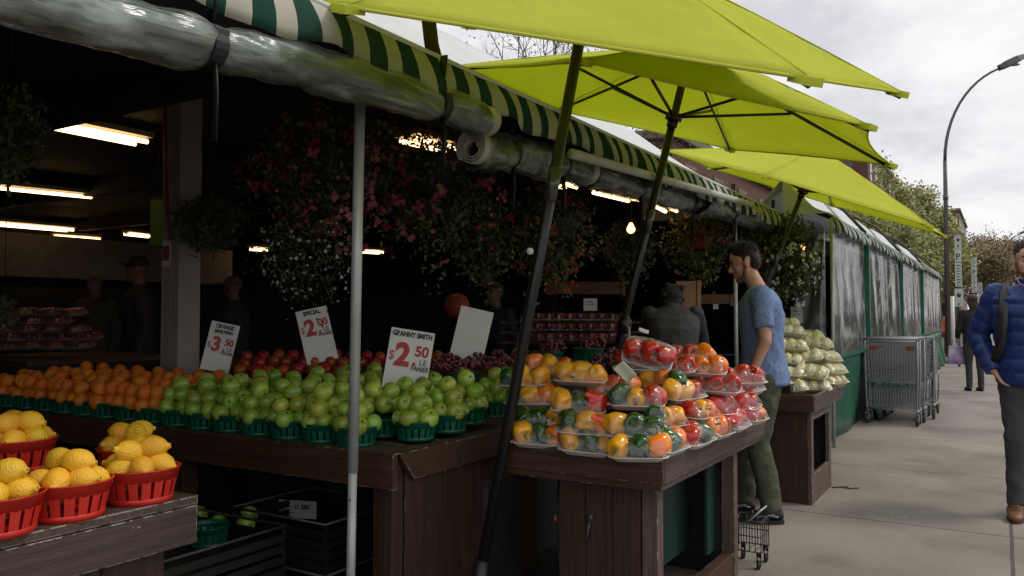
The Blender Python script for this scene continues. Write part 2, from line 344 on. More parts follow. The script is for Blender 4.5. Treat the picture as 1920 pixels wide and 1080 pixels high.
# white square post
M_post = mat('grey white painted post', (.30, .29, .27), .6, var=.15, scale=3)
p = at(340, 560, 5.4); root = thing('square_post', 'pale grey square post standing behind the oranges', 'post', (p.x, p.y, 0))
b_ = MB(); b_.box((-.085, -.085, 0), (.085, .085, 2.775)); bevel(b_.build('post_shaft', M_post, root))
b_ = MB(); b_.box((-.09, -.0885, 0), (-.075, -.0855, 2.6)); b_.box((.0, -.0885, 0), (.006, -.0855, 2.6)); b_.build('edge_strip', M_galv, root)
b_ = MB(); b_.box((-.08, -.092, 1.62), (.0, -.088, 1.8)); b_.box((-.075, -.0945, 1.66), (-.005, -.0925, 1.76), 1); b_.build('notice', [M_white, mat('dull red print', (.3, .05, .04), .6)], root, rot=None)
b_ = MB(); b_.tube([(-.06, -.1, 2.7), (-.05, -.1, 2.3), (-.02, -.1, 1.95), (.03, -.1, 1.8)], .012, 6); b_.build('orange_strap', mat('orange strap', (.25, .06, .015), .6), root)
# hanging green banner
p0, p1 = at(283, 372, 6.6), at(311, 463, 6.6); b_ = MB(); b_.box((-.065, -.006, -.4), (.065, .006, 0)); b_.box((-.072, -.01, -.008), (.072, .01, .008), 1); b_.box((-.072, -.01, -.408), (.072, .01, -.392), 1)
b_.tube([(0, 0, 0), (0, 0, .5)], .004, 5, 1)
o = tag(b_.build('hanging_banner', [mat('green banner', (.05, .13, .02), .6), M_dark]), 'narrow green banner hanging beside the pale square post', 'banner'); o.location = ((p0.x+p1.x)/2, (p0.y+p1.y)/2, p0.z); o.rotation_euler = (0, 0, PSI)
# ---------------------------------------------------------------- fluorescent lamps
M_tube = mat('lit tube', (1, .8, .5), emis=(1, .62, .28), es=4.5)
M_hous = mat('lamp housing', (.35, .3, .22), .5)
def fluoro(x0, y0, x1, y1, z, label, two=True, sp=.09):
    a = on_z(x0, y0, z); b = on_z(x1, y1, z); c = (a+b)/2; d = (b-a); ln = d.length; rz = math.atan2(d.y, d.x)
    r = thing('ceiling_lamp', label, 'lamp', (c.x, c.y, z), rz, 'fluorescent ceiling lamps')
    m = MB(); m.box((-ln/2-.02, -sp, .03), (ln/2+.02, sp, .07)); m.box((-ln/2-.02, -.02, .0), (-ln/2, .02, .03)); m.box((ln/2, -.02, .0), (ln/2+.02, .02, .03)); m.build('housing', M_hous, r)
    for s in ((-1, 1) if two else (0,)):
        m = MB(); m.tube([(-ln/2, s*sp*.6, 0), (ln/2, s*sp*.6, 0)], .018, 8); m.build('lamp_tube', M_tube, r)
    m = MB(); hz = max(.08, ceilz(c.x)-z); m.tube([(-ln*.3, 0, .07), (-ln*.3, 0, hz)], .004, 5); m.tube([(-ln*.3, 0, hz), (ln*.3, 0, hz)], .004, 5); m.tube([(ln*.3, 0, .07), (ln*.3, 0, hz)], .004, 5); m.build('hanger', M_black, r)
fluoro(85, 232, 265, 268, 2.66, 'large twin tube lamp glowing high at the far left', sp=.13)
fluoro(-10, 352, 172, 370, 2.6, 'thin single tube lamp below the large twin lamp', False)
fluoro(-10, 420, 132, 432, 2.5, 'long twin tube lamp crossing the left edge', sp=.15)
fluoro(100, 443, 185, 449, 2.5, 'short lamp just right of the long lower left lamp')
fluoro(238, 439, 283, 444, 2.5, 'small lamp just left of the green banner')
fluoro(765, 262, 850, 282, 2.6, 'twin tube lamp behind the pink flowers, left of the spiral roll end', sp=.13)
fluoro(1122, 360, 1188, 376, 2.45, 'twin tube lamp between the first two umbrella poles', sp=.09)
fluoro(1240, 386, 1258, 396, 2.3, 'short lamp right of the second umbrella pole')
fluoro(1052, 346, 1070, 352, 2.4, 'small lamp close to the first umbrella pole')
fluoro(683, 472, 714, 474, 2.2, 'tiny lamp just right of the silver pole')
fluoro(474, 467, 497, 469, 2.2, 'tiny lamp showing between the flowers and the square post')
def bulb(x, y, d, label, r=.035):
    p = at(x, y, d); o = thing('light_bulb', label, 'bulb', p)
    m = MB(); m.lathe([(.001, -r), (r*.5, -r*.85), (r*.9, -r*.4), (r, 0), (r*.8, r*.6), (r*.45, r*1.2), (r*.35, r*1.5)], 14); m.build('glass', mat('lit bulb', (1, .7, .4), emis=(1, .45, .13), es=5), o)
    m = MB(); m.tube([(0, 0, r*1.5), (0, 0, r*2.4)], r*.42, 8); m.tube([(0, 0, r*2.4), (0, 0, ceilz(p.x)-p.z)], .006, 5); m.build('socket', M_black, o)
bulb(1183, 430, 5.6, 'bare warm bulb hanging beside the second umbrella pole', .03)
bulb(1505, 465, 8.2, 'bare warm bulb hanging behind the young man', .026)
bulb(1078, 345, 6.5, 'dim warm bulb hanging right of the first umbrella pole', .02)
# ---------------------------------------------------------------- striped awning and tent roofs
M_strA = stripes('striped valance', (.015, .075, .055), (.62, .60, .50), .172, 0)
M_strB = stripes('fine striped valance', (.02, .10, .07), (.60, .60, .55), .12, 0)
M_tent = fabric('white tent canvas', (.74, .76, .76), .28, .3)
AX = -1.9
def edge_wave(y): return .012*sin(y*7.3)+.008*sin(y*17+1)
def valance(name, x, y0, y1, zt, zb, m, label, nseg, scal=0, per=.35, bulge=.05):
    root = thing(name, label, 'awning', (x, y0, zt))
    g = MB(); n = nseg
    def fn(u, v):
        y = y0+(y1-y0)*u; t = v
        z = zt(y) + (zb(y)-zt(y))*t if callable(zt) else zt+(zb-zt)*t
        z += t*(edge_wave(y) + scal*abs(sin(pi*y/per)))
        xx = bulge*sin(t*pi*.6)*1+ t*(.018*sin(y*11)+.012*sin(y*23+2))
        return (xx, y-y0, z-zt)
    g.grid(fn, n, 5); o = solid(g.build('striped_cloth', m, root), .003)
    g = MB(); g.tube([(.0, 0, 0), (0, y1-y0, 0)], .012, 8); g.build('hem_cord', M_white, root)
    return root
valance('striped_valance', AX, .2, 8.35, 2.325, 2.155, M_strA, 'green and cream striped valance along the near awning', 260)
def roof(y0, y1, xe, ze, xr, zr, name, label, peaks=1, gab=(0, 1)):
    root = thing(name, label, 'tent', (xe, y0, ze))
    g = MB(); ln = y1-y0
    def fn(u, v):
        y = ln*u; s = 0
        hip = min(1, min(u, 1-u)*ln/.35)
        z = (zr-ze)*v*(.93+.07*sin(pi*u)**.5 if peaks else 1) - .07*sin(pi*v)*1.0 - .03*sin(pi*u)*sin(pi*v)
        return ((xr-xe)*v, y, z)
    g.grid(fn, 24, 8); solid(g.build('roof_cloth', M_tent, root), .004)
    for yy in [q_*ln for q_ in gab]:
        g = MB(); n_ = 8; top = [fn(yy/ln, i/n_) for i in range(n_+1)]; g.add([(p_[0], p_[1], p_[2]-.002) for p_ in top]+[(p_[0], p_[1], 0) for p_ in top], [(i, i+1, n_+2+i, n_+1+i) for i in range(n_)]); g.build('gable_cloth', M_tent, root)
    g = MB(); g.tube([(0, .06, -.04), ((xr-xe)*.5, .06, (zr-ze)*.5-.14), (xr-xe, .06, zr-ze-.12)], .022, 8); g.build('rafter', mat('dark rafter', (.03, .022, .02), .6), root)
    g = MB(); g.add([(xr-xe, 0, (zr-ze)*.93-.0), (xr-xe, ln, (zr-ze)*.93), ((xr-xe)*1.6, ln, (zr-ze)*.93-.3), ((xr-xe)*1.6, 0, (zr-ze)*.93-.3)], [(0, 1, 2, 3)]); solid(g.build('rear_slope', M_tent, root), .004)
roof(-2.6, 2.5, AX, 2.335, -3.4, 3.34, 'tent_roof', 'white canvas tent roof nearest the camera, above the striped valance', gab=())
roof(2.64, 8.35, AX, 2.335, -3.4, 3.34, 'tent_roof', 'second white canvas tent roof, behind the umbrellas', gab=(1,))
TX = -1.45
ys = [8.36, 10.7, 14.6, 18.6, 24.6]
zt = [2.30, 2.33, 2.36, 2.4]
nm = ['first', 'second', 'third', 'farthest']
for k in range(4):
    y0, y1 = ys[k], ys[k+1]
    roof(y0+.03, y1-.03, TX, zt[k]+.01, -1.9, zt[k]+.42, 'tent_roof', f'white peaked tent roof, {nm[k]} one above the clear plastic curtains')
    valance('scalloped_valance', TX, y0+.02, y1-.02, zt[k], zt[k]-.2, M_strB, f'scalloped green and white valance, {nm[k]} one above the clear curtains', int((y1-y0)*30), .05, .22, .07)
# dark bits under awning: struts
# white gutter tube
a, b2 = at(1075, 288, 1.82/(.5225-.8526*(115/1500))), None
pa = on_x(1072, 288, -1.80); pb = on_x(1410, 384, -1.80); g = MB(); g.tube([pa, pb], .026, 10); o = tag(g.build('awning_tube', mat('off white tube', (.5, .5, .47), .4, var=.15)), 'long off white tube hanging under the striped valance', 'tube')
# ---------------------------------------------------------------- rolled clear plastic side curtains with black straps
def rollmat():
    m = mat('rolled clear vinyl', (.16, .19, .16), .35, .5, col2=(.015, .04, .025), scale=2.6, bump=.7, bscale=9, coat=.15, stretch=(5, 1.6, 5), aniso_detail=3); return m
M_roll = rollmat()
M_rfilm = clearfilm('vinyl outer layer', (.93, .96, .95), gloss=.2, rough=.2, haze=.17, hazecol=(.40, .45, .40), bs=13, bstr=1.6, fres=1.4, stretch=(1.3, .22, 1.3))
def roll(name, path, rad, label, seed, spiral=False, straps=()):
    c = path[0]; root = thing(name, label, 'rolled curtain', c)
    P = []; n = 150
    def pos(u):
        q = u*(len(path)-1); i = min(int(q), len(path)-2); f = q-i
        p0 = path[max(i-1, 0)]; p1 = path[i]; p2 = path[i+1]; p3 = path[min(i+2, len(path)-1)]
        return .5*((2*p1)+(-p0+p2)*f+(2*p0-5*p1+4*p2-p3)*f*f+(-p0+3*p1-3*p2+p3)*f**3)
    g = MB(); m = 44
    def fn(u, v):
        p = pos(u)-c; q = 2*pi*v
        pin = 1.0
        for s in straps: pin -= .3*math.exp(-((u-s)/.018)**2)
        lump = mn.noise(Vector((u*14+seed, cos(q)*.9, sin(q)*.9)))*.22 + mn.noise(Vector((u*40+seed, cos(q)*1.5, sin(q)*1.5)))*.1 + .12*((v*2+u*1.7+.3*sin(u*13)) % 1)
        fold = .05*sin(3*q+u*9+seed)
        r = rad*pin*(1+lump+fold)
        return p+Vector((cos(q)*r*.95, 0, sin(q)*r))
    g.grid(fn, n, m); g.build('vinyl_sheet', M_rfilm, root)
    g = MB(); g.grid(lambda u, v: (lambda a_, b_: a_+(b_-a_)*.88)(pos(u)-c, fn(u, v)), n, m); g.build('inner_layers', M_roll, root)
    for s in straps:
        p = pos(s)-c; g = MB(); k = 20
        for j in range(k):
            q0, q1 = 2*pi*j/k, 2*pi*(j+1)/k; r = rad*.80
            vs = [p+Vector((cos(q)*rr*.95, dy, sin(q)*rr)) for q in (q0, q1) for rr in (r, r+.008) for dy in (-.022, .022)]
            g.add(vs, [(2, 6, 7, 3), (0, 1, 5, 4), (0, 4, 6, 2), (1, 3, 7, 5)], 0)
        g.tube([p+Vector((0, 0, rad*.75)), p+Vector((.02, 0, rad+.06)), p+Vector((.02, .01, rad+.13))], .018, 6, rr=[.004, .004, .004])
        st = g.build('strap', M_blackp, root)
        g = MB(); g.box((p.x+rad*.66, p.y-.026, p.z+rad*.25), (p.x+rad*.82, p.y+.026, p.z+rad*.62)); bevel(g.build('buckle', M_blackp, st), .004)
        g = MB(); g.tube([p+Vector((rad*.3, 0, -rad*.75)), p+Vector((rad*.35, .005, -rad-.07)), p+Vector((rad*.2, .01, -rad-.2))], .012, 6, rr=[.003, .003, .003]); g.build('strap_tail', M_blackp, st)
    for e, sgn in ((1, 1), (0, -1)):
        if not spiral and e == 0: continue
        p = pos(e)-c; g = MB(); turns = 3.6; k = 90
        def sp(u, v):
            q = u*turns*2*pi; r = rad*(.42+.56*u)*(1+.06*sin(q*1.0+1)); return p+Vector((cos(q)*r, (v-.5)*.07+sgn*.012, sin(q)*r))
        g.grid(sp, k, 2); solid(g.build('rolled_end', mat('vinyl edge', (.50, .50, .44), .4), root), .005)
X1 = -1.88
roll('rolled_curtain', [on_x(x, y, X1) for x, y in ((-140, -60), (0, -16), (180, 32), (385, 84), (540, 116), (673, 155), (820, 197), (905, 226))], .068, 'large clear vinyl curtain rolled up at upper left, tied with black straps', 3, straps=(.435, .86))
X2 = -2.0
roll('rolled_curtain', [on_x(x, y, X2) for x, y in ((893, 280), (960, 290), (1030, 305), (1095, 322))], .082, 'short rolled vinyl curtain with its spiral end showing', 8, spiral=True, straps=(.3, .75))
roll('rolled_curtain', [on_x(x, y, X2) for x, y in ((1105, 325), (1180, 348), (1250, 368), (1305, 380))], .075, 'rolled vinyl curtain beyond the first umbrella pole', 12, straps=(.4, .9))
roll('rolled_curtain', [on_x(x, y, -1.95) for x, y in ((1312, 378), (1370, 395), (1430, 412), (1470, 424), (1530, 432))], .095, 'loosely rolled vinyl curtain nearest the clear plastic wall', 21, straps=(.25, .6))
# ---------------------------------------------------------------- silver awning pole
pt, pbm = at(675, 190, 2.95), at(657.5, 1080, 2.95); dr = (pbm-pt); pf = pt+dr*((0-pt.z)/dr.z)
root = thing('awning_pole', 'galvanised round pole in front of the apple table corner', 'pole', pf)
pj = pt+dr*((.72-pt.z)/dr.z)
g = MB(); g.tube([pt-pf, pj-pf], .0195, 16); g.build('upper_tube', M_galv, root)
g = MB(); g.tube([pj-pf+Vector((0, 0, .0)), Vector((0, 0, 0))], .0165, 16); g.tube([Vector((0, 0, 0)), Vector((0, 0, .01))], .05, 12)
for z in (.62, .3): q = (pf+(pt-pf)*(z/pt.z))-pf; g.ball(q+Vector((.004, -.0162, 0)), .0035, 8, 6, 1)
g.build('lower_tube', [M_galv, M_black], root)
# thin poles further along
for x, y, d, lab in ((1378, 415, 7.0, 'thin grey awning pole behind the young man'),):
    p = at(x, y, d); g = MB(); g.tube([(0, 0, 0), (0, 0, p.z)], .018, 10); g.tube([(0, 0, 0), (0, 0, .012)], .05, 10); o = tag(g.build('awning_pole', M_galv), lab, 'pole'); o.location = (p.x, p.y, 0)
# ---------------------------------------------------------------- clear vinyl wall with green base
M_vinyl = clearfilm('clear vinyl wall', (.72, .76, .76), gloss=.22, rough=.16, haze=.19, hazecol=(.52, .55, .52), bs=2.4, bstr=.9)
M_gpost = mat('green painted steel', (.006, .10, .06), .4, .5, var=.2)
for k in range(4):
    y0, y1 = ys[k]+.05, ys[k+1]-.05; ln = y1-y0
    root = thing('curtain_wall', f'clear vinyl curtain wall over green tarp, {nm[k]} bay from the young man', 'curtain', (TX, y0, 0), group='clear curtain walls beside the pavement')
    g = MB(); am = .02 if k != 1 else .034
    def fn(u, v):
        y = ln*u; z = .86+v*(zt[k]-.12-.86); a = am*(.3+.7*(1-v))
        return (.02+a*(.7*sin(y*5.3+k+.8*sin(y*2.1+v))+.35*sin(y*14+2*k+v*2.5+sin(y*3)))*(1 if k else .35)-.02*v, y, z)
    g.grid(fn, int(ln*36), 6); g.build('vinyl_sheet', M_vinyl, root)
    g = MB()
    def fn2(u, v):
        y = ln*u; z = .875*v; fl = (1-v)**2
        return (-.01+.02*sin(y*4+k)+fl*(.13+.03*sin(y*9)) if k else -.01+.02*sin(y*5)-fl*.05, y-(.35*fl if k == 0 else 0), z+.003)
    g.grid(fn2, int(ln*14), 6); solid(g.build('green_tarp', M_green, root), .004)
    g = MB(); g.box((.035, -.04, .86), (.05, ln+.04, .90)); g.build('green_rail', M_gpost, root)
    g = MB(); g.box((-.0, -.085, 0), (.06, -.025, zt[k]-.05)); bevel(g.build('corner_post', M_gpost, root), .004) if k else None
    if not k: g = MB(); g.tube([(.02, -.05, 0), (.02, -.05, zt[k]-.05)], .016, 8); g.build('corner_post', M_galv, root)
    if k == 3: g = MB(); g.box((-.035, ln+.0, 0), (.03, ln+.05, zt[k])); g.build('corner_post', M_gpost, root)
# end flap pulled inwards
root = thing('curtain_flap', 'clear vinyl flap sloping inwards behind the boxed vegetables', 'curtain', (TX-.03, 8.3, 0))
g = MB(); g.grid(lambda u, v: (-u*(.62-.55*v), -.02*sin(u*9), .5+v*1.6), 14, 8); g.build('vinyl_sheet', M_vinyl, root)
# struts between tents
for k in range(1, 5):
    y = ys[k]; g = MB(); g.tube([(0, 0, 0), (-.35, 0, .42), (-.7, 0, .62)], .02, 6)
    o = tag(g.build('tent_strut', mat('dark rafter', (.03, .022, .02), .6)), f'short dark strut above the {("first","second","third","last")[k-1]} green curtain post', 'strut'); o.location = (TX+.02, y, zt[min(k, 3)]-.02)
g = MB(); g.tube([(0, 0, 0), (-.03, 0, .10), (-.05, 0, .24)], .03, 8); o = tag(g.build('tent_strut', mat('dark rafter', (.03, .022, .02), .6)), 'dark strut in the gap between the two nearest tent roofs', 'strut'); o.location = (AX-.03, 2.57, 2.3)
# ================================================================ UMBRELLAS
M_seam = fabric('lime hem tape', (.58, .60, .08), .2)
M_ubla = mat('umbrella black metal', (.012, .011, .012), .35, .5)
def umbrella(c, n, ph, base, hubt, label, H=.42, R=1.35, crank=True, seed=0):
    c = Vector(c); n = Vector(n).normalized(); base = Vector(base)
    a = Vector((0, 1, 0)).cross(n).normalized(); b = n.cross(a)
    root = thing('market_umbrella', label, 'umbrella', base, group='lime green market umbrellas')
    tips = [c-base+R*(cos(ph+k*pi/3)*a+sin(ph+k*pi/3)*b) for k in range(6)]
    apex = c-base+n*H; cc = c-base
    g = MB()
    for k in range(6):
        t0, t1 = tips[k]-cc, tips[(k+1) % 6]-cc
        def fn(u, v):
            e = 4*v*(1-v); p = (t0*(1-v)+t1*v)*u*(1-.05*e*u*u)
            hgt = H*(1-u)*(1+.10*u) - .035*e*sin(pi*min(1, u*1.05))*u + .005*sin(9*u+seed+k)*e + .012*mn.noise(Vector((t0.x*(1-v)+t1.x*v, t0.y*(1-v)+t1.y*v, seed))*u*2.2)*u*(1-u)*4
            return cc+p+n*hgt
        g.grid(fn, 16, 14)
    can = solid(g.build('canopy', M_lime, root), .003)
    for k in range(6):
        g = MB(); q = tips[k]-n*.006; inn = (cc-tips[k]).normalized()
        sd_ = n.cross(inn).normalized()
        g.prism([q-inn*.02+n*.012+sd_*.03, q-inn*.02+n*.012-sd_*.03, q+inn*.05+n*.016-sd_*.04, q+inn*.05+n*.016+sd_*.04], -n*.026); g.build('corner_pocket', M_lime, can)
    for k in range(6):
        g = MB(); t0 = tips[k]-cc; g.tube([cc+t0*u+n*(H*(1-u)*(1+.1*u)+.0015) for u in (0, .25, .5, .75, 1)], .0035, 5); g.build('seam', M_seam, can)
        t1 = tips[(k+1) % 6]-cc; g = MB(); g.tube([cc+(t0*(1-v)+t1*v)*(1-.05*4*v*(1-v))-n*(.0) + n*(-.035*4*v*(1-v)*sin(pi)) for v in [i/12 for i in range(13)]], .006, 6, rr=[.0035]*13); g.build('hem', M_seam, can)
    ax = apex.normalized(); Lp = apex.length
    hub = ax*(Lp-hubt)
    g = MB(); g.tube([Vector((0, 0, 0)), ax*(Lp-.04)], .0235, 14); g.build('pole', M_ubla, root)
    g = MB(); g.tube([hub-ax*.05, hub-ax*.01], .032, 12); g.tube([hub-ax*.01, hub+ax*.03], .05, 12)
    g.build('hub', M_ubla, root)
    g = MB(); g.tube([apex-ax*.09, apex-ax*.035], .045, 12); g.build('crown_hub', M_ubla, root)
    for k in range(6):
        g = MB(); top = apex-ax*.055-n*.0
        tp = tips[k]-n*.018; g.tube([top, top+(tp-top)*.5-n*.002, tp], .0105, 6, rr=[.008]*3); rb = g.build('rib', M_ubla, root)
        g = MB(); g.tube([hub+ax*.01, top+(tp-top)*.5-n*.012], .009, 6); g.build('strut', M_ubla, root)
    g = MB(); g.tube([ax*(Lp*.62), ax*(Lp*.62+.14)], .027, 14); g.build('collar', M_galv if False else mat('satin sleeve', (.09, .09, .09), .25, .6, .6), root)
    g = MB(); g.tube([ax*.0, ax*.03], .2, 20); g.tube([ax*.03, ax*.3], .035, 12); g.build('base_plate', M_ubla, root)
    if crank:
        p = ax*(Lp*.43); g = MB(); g.ball(p+Vector((.02, -.03, 0)), (.045, .045, .06), 12, 8)
        g.tube([p+Vector((.03, -.06, 0)), p+Vector((.07, -.08, -.02)), p+Vector((.075, -.085, -.13)), p+Vector((.09, -.1, -.13))], .007, 6, 1); g.build('crank', [M_ubla, M_galv], root)
    return root
umbrella((-1.507, 3.017, 2.452), (.298, -.2075, .932), 4.696, (-1.89, 2.75, 0), .36, 'lime umbrella nearest the camera, cut by the top of the picture', seed=1, crank=False)
umbrella((-1.651, 4.545, 2.485), (.2645, -.02, .964), 4.757, (-2.29, 4.48, 0), .44, 'middle lime umbrella, its black ribs and hub seen from below', seed=4)
umbrella((-1.553, 7.683, 2.428), (.3557, -.0336, .934), 4.706, (-2.50, 7.6, 0), .42, 'farthest and lowest lime umbrella, behind the young man', seed=7)
g = MB(); p = at(1001, 472, 3.25); g.tube([Vector((0, 0, 0)), Vector((0, -.006, 0))], .014, 14); o = tag(g.build('round_tag', M_white), 'small round white tag hooked on the first umbrella pole', 'tag'); o.location = p+Vector((0, -.03, 0)); o.rotation_euler = (0, 0, PSI)
# ================================================================ TABLES
def boards(g, x0, x1, y0, y1, z0, z1, n, axis=1, gap=.004):
    for i in range(n):
        if axis == 1: a, b = y0+(y1-y0)*i/n+gap/2, y0+(y1-y0)*(i+1)/n-gap/2; g.box((x0, a, z0), (x1, b, z1))
        else: a, b = x0+(x1-x0)*i/n+gap/2, x0+(x1-x0)*(i+1)/n-gap/2; g.box((a, y0, z0), (b, y1, z1))
# --- fruit table (oranges and apples)
TZ = .76; FX, FY = -2.0, 2.39
root = thing('display_table', 'long brown wooden table carrying oranges and green apples', 'table', (FX, FY, 0))
g = MB(); boards(g, -4.3, -.03, .03, 1.15, TZ-.03, TZ, 6, 1); bevel(g.build('tabletop', wood('worn table top', (.085, .06, .045), streak=(.6, 14, 14), chipamt=.5), root), .002)
g = MB(); g.box((-4.3, 0, TZ-.135), (-.0, .028, TZ+.004)); bevel(g.build('rim_board', M_wood, root), .003)
g = MB(); g.prism([(.004, .03, TZ+.004), (.004, 1.16, TZ+.004), (.004, 1.16, TZ-.11), (.004, .13, TZ-.11)], (-.03, 0, 0)); bevel(g.build('rim_board', M_wood, root), .003)
g = MB(); g.box((-.13, .034, 0), (-.032, .1, TZ-.036)); bevel(g.build('corner_post', M_woodv, root), .003)
g = MB(); boards(g, -.058, -.03, .11, 1.16, .02, TZ-.036, 8, 1, .003); g.box((-.03, .105, .02), (-.026, .13, TZ-.05)); bevel(g.build('side_panel', M_woodv, root), .0015, 1)
g = MB(); g.box((-4.3, 1.17, 0), (-.06, 1.2, TZ-.04)); g.build('back_panel', M_dark, root)
for x in (-1.4, -2.8, -4.2): g = MB(); g.box((x, .04, 0), (x+.08, .12, TZ-.036)); g.build('leg', M_woodv, root)
# --- lemon table
root = thing('display_table', 'brown wooden table corner with red lemon baskets, chipped white along its edge', 'table', (-2.06, 1.57, 0))
g = MB(); boards(g, -1.6, -.002, -2.2, -.002, TZ-.025, TZ, 4, 0); bevel(g.build('tabletop', wood('lemon table top', (.075, .05, .04), chipamt=.45), root), .003)
g = MB(); g.box((-.028, -2.2, TZ-.14), (-.004, -.004, TZ-.028)); g.box((-1.6, -.03, TZ-.14), (-.03, -.006, TZ-.028)); bevel(g.build('rim_board', wood('lemon rim board', (.06, .038, .032), streak=(14, .6, 14), chipamt=.52), root), .003)
g = MB(); boards(g, -.09, -.062, -2.2, -.09, .02, TZ-.03, 12, 1, .003); g.box((-1.6, -.1, .02), (-.06, -.075, TZ-.03)); bevel(g.build('side_panel', M_woodv, root), .0015, 1)
# --- pepper table
PX, PY = -1.09, 2.85
root = thing('display_table', 'brown wooden stand heaped with wrapped peppers, beside the pavement', 'table', (PX, PY, 0))
g = MB(); g.box((-.70, .03, .70), (-.03, 1.48, .725)); g.build('tabletop', M_wood, root)
g = MB(); g.box((-.72, 0, .665), (0, .026, .765)); g.box((-.70, .014, .635), (-.014, .03, .664)); bevel(g.build('rim_board', M_wood, root), .003)
g = MB(); g.box((-.026, .029, .665), (0, 1.5, .765)); g.box((-.03, .032, .635), (-.014, 1.48, .664)); bevel(g.build('rim_board', wood('street side rim', (.075, .05, .042), streak=(14, .6, 14)), root), .003)
g = MB(); g.box((-.72, .029, .665), (-.694, 1.5, .765)); g.box((-.69, 1.474, .665), (-.03, 1.5, .765)); bevel(g.build('rim_board', M_wood, root), .003)
g = MB(); boards(g, -.49, -.13, .10, .125, .0, .66, 3, 0, .003); bevel(g.build('front_panel', M_woodv, root), .0015, 1)
for (x, y) in ((-.125, .10), (-.125, 1.13)): g = MB(); g.box((x, y, 0), (x+.065, y+.06, .634)); bevel(g.build('leg', wood('bleached leg', (.11, .075, .06), streak=(14, 14, .6)), root), .003)
g = MB(); g.box((-.12, .165, .0), (-.066, 1.125, .12)); bevel(g.build('bottom_rail', M_wood, root), .003)
g = MB(); g.box((-.30, .2, .13), (-.28, 1.12, .62)); g.box((-.17, 1.0, .13), (-.155, 1.12, .62)); g.build('green_board', mat('dark green board', (.004, .03, .02), .6), root)
g = MB(); g.box((-.69, 1.15, 0), (-.13, 1.18, .66)); g.box((-.69, .6, 0), (-.66, 1.14, .66)); g.build('back_panel', M_dark, root)
q = on_x(1140, 990, PX-.3); g = MB()
fy = .094; g.ball((-.345, fy, .48), (.013, .008, .016), 10, 8); g.tube([(-.345, fy-.004, .47), (-.35, fy-.012, .43), (-.36, fy-.01, .38)], .007, 6); g.build('latch', mat('dark worn latch', (.08, .075, .07), .4, .5, .5), root)
# electric cable and plug hanging in the dark gap
g = MB(); g.tube([(-1.66, 3.1, .6), (-1.665, 3.08, .42), (-1.64, 3.07, .2), (-1.58, 3.05, .02)], .006, 6); g.ball((-1.665, 3.075, .42), (.008, .008, .016), 8, 6, 1)
tag(g.build('power_cable', [M_black, mat('orange plug', (.6, .12, .04), .5)]), 'black cable with an orange plug hanging beside the pepper stand', 'cable')
# --- white vegetable table
WX, WY = -1.10, 5.70
root = thing('display_table', 'narrow brown stand with wrapped white vegetables behind the young man', 'table', (WX, WY, 0))
g = MB(); g.box((-.66, .03, .68), (-.03, 1.13, .70)); g.build('tabletop', M_wood, root)
g = MB(); g.box((-.68, 0, .635), (0, .026, .75)); bevel(g.build('rim_board', M_wood, root), .003)
g = MB(); g.box((-.026, .029, .635), (0, 1.16, .75)); bevel(g.build('rim_board', wood('street side rim', (.075, .05, .042)), root), .003)
g = MB(); g.box((-.66, .06, 0), (-.06, .085, .634)); bevel(g.build('front_panel', M_woodv, root), .002)
g = MB(); g.box((-.058, .055, 0), (-.03, .13, .634)); g.box((-.058, .70, 0), (-.03, .78, .634)); g.box((-.056, .134, 0), (-.032, .696, .2)); g.box((-.056, .134, .57), (-.032, .696, .634)); bevel(g.build('side_frame', wood('bleached leg', (.11, .075, .06)), root), .003)
g = MB(); g.box((-.66, .8, 0), (-.06, .82, .63)); g.box((-.64, .1, .15), (-.62, .79, .6)); g.build('back_panel', M_dark, root)
# ================================================================ BASKETS AND FRUIT
def basket_mesh(R, H, m, name='basket'):
    r0 = R*.8; root = thing(name, 'x', 'basket')
    g = MB(); t = .0022
    rz = lambda z: r0+(R-r0)*z/H
    g.lathe([(rz(H*.66), H*.66), (R+.002, H), (R+.004, H+.002), (R-.001, H+.003), (rz(H*.66)-t, H*.66)], 36, close=True)
    g.build('rim', m, root)
    g = MB(); n = 18
    for k in range(n):
        q0, q1 = 2*pi*(k+.14)/n, 2*pi*(k+.86)/n
        vs = []
        for q in (q0, (q0+q1)/2, q1):
            for z in (H*.14, H*.70):
                r = rz(z); vs += [(cos(q)*r, sin(q)*r, z), (cos(q)*(r-t), sin(q)*(r-t), z)]
        g.add(vs, [(0, 4, 6, 2), (4, 8, 10, 6), (1, 3, 7, 5), (5, 7, 11, 9), (0, 2, 3, 1), (8, 9, 11, 10)])
    g.build('slats', m, root)
    g = MB(); g.lathe([(.001, .004), (r0*.98, .004), (rz(H*.18), H*.18), (rz(H*.18)+.001, H*.17), (r0+.003, 0), (.001, .0)], 36, close=False); g.build('bottom', m, root)
    return root
M_bgreen = mat('green basket plastic', (.003, .105, .055), .35, .5, var=.1)
M_bred = mat('red basket plastic', (.55, .026, .016), .3, .5, var=.08)
HIDE = []
def proto(o, ):
    HIDE.append(o); return o
PB_G = proto(basket_mesh(.092, .078, M_bgreen)); PB_R = proto(basket_mesh(.108, .095, M_bred))
USED = set()
def put(pr, loc, rot, label, group=None):
    if pr.name in USED: o = dup(pr, loc=loc, rot=rot)
    else: USED.add(pr.name); o = pr; o.location = loc; o.rotation_euler = rot
    o['label'] = label
    if group: o['group'] = group
    return o
M_apple = mat('green apple skin', (.20, .34, .035), .26, .5, col2=(.36, .46, .07), scale=16, objvar=.24, coat=.25)
M_calyx = mat('calyx brown', (.06, .035, .012), .8)
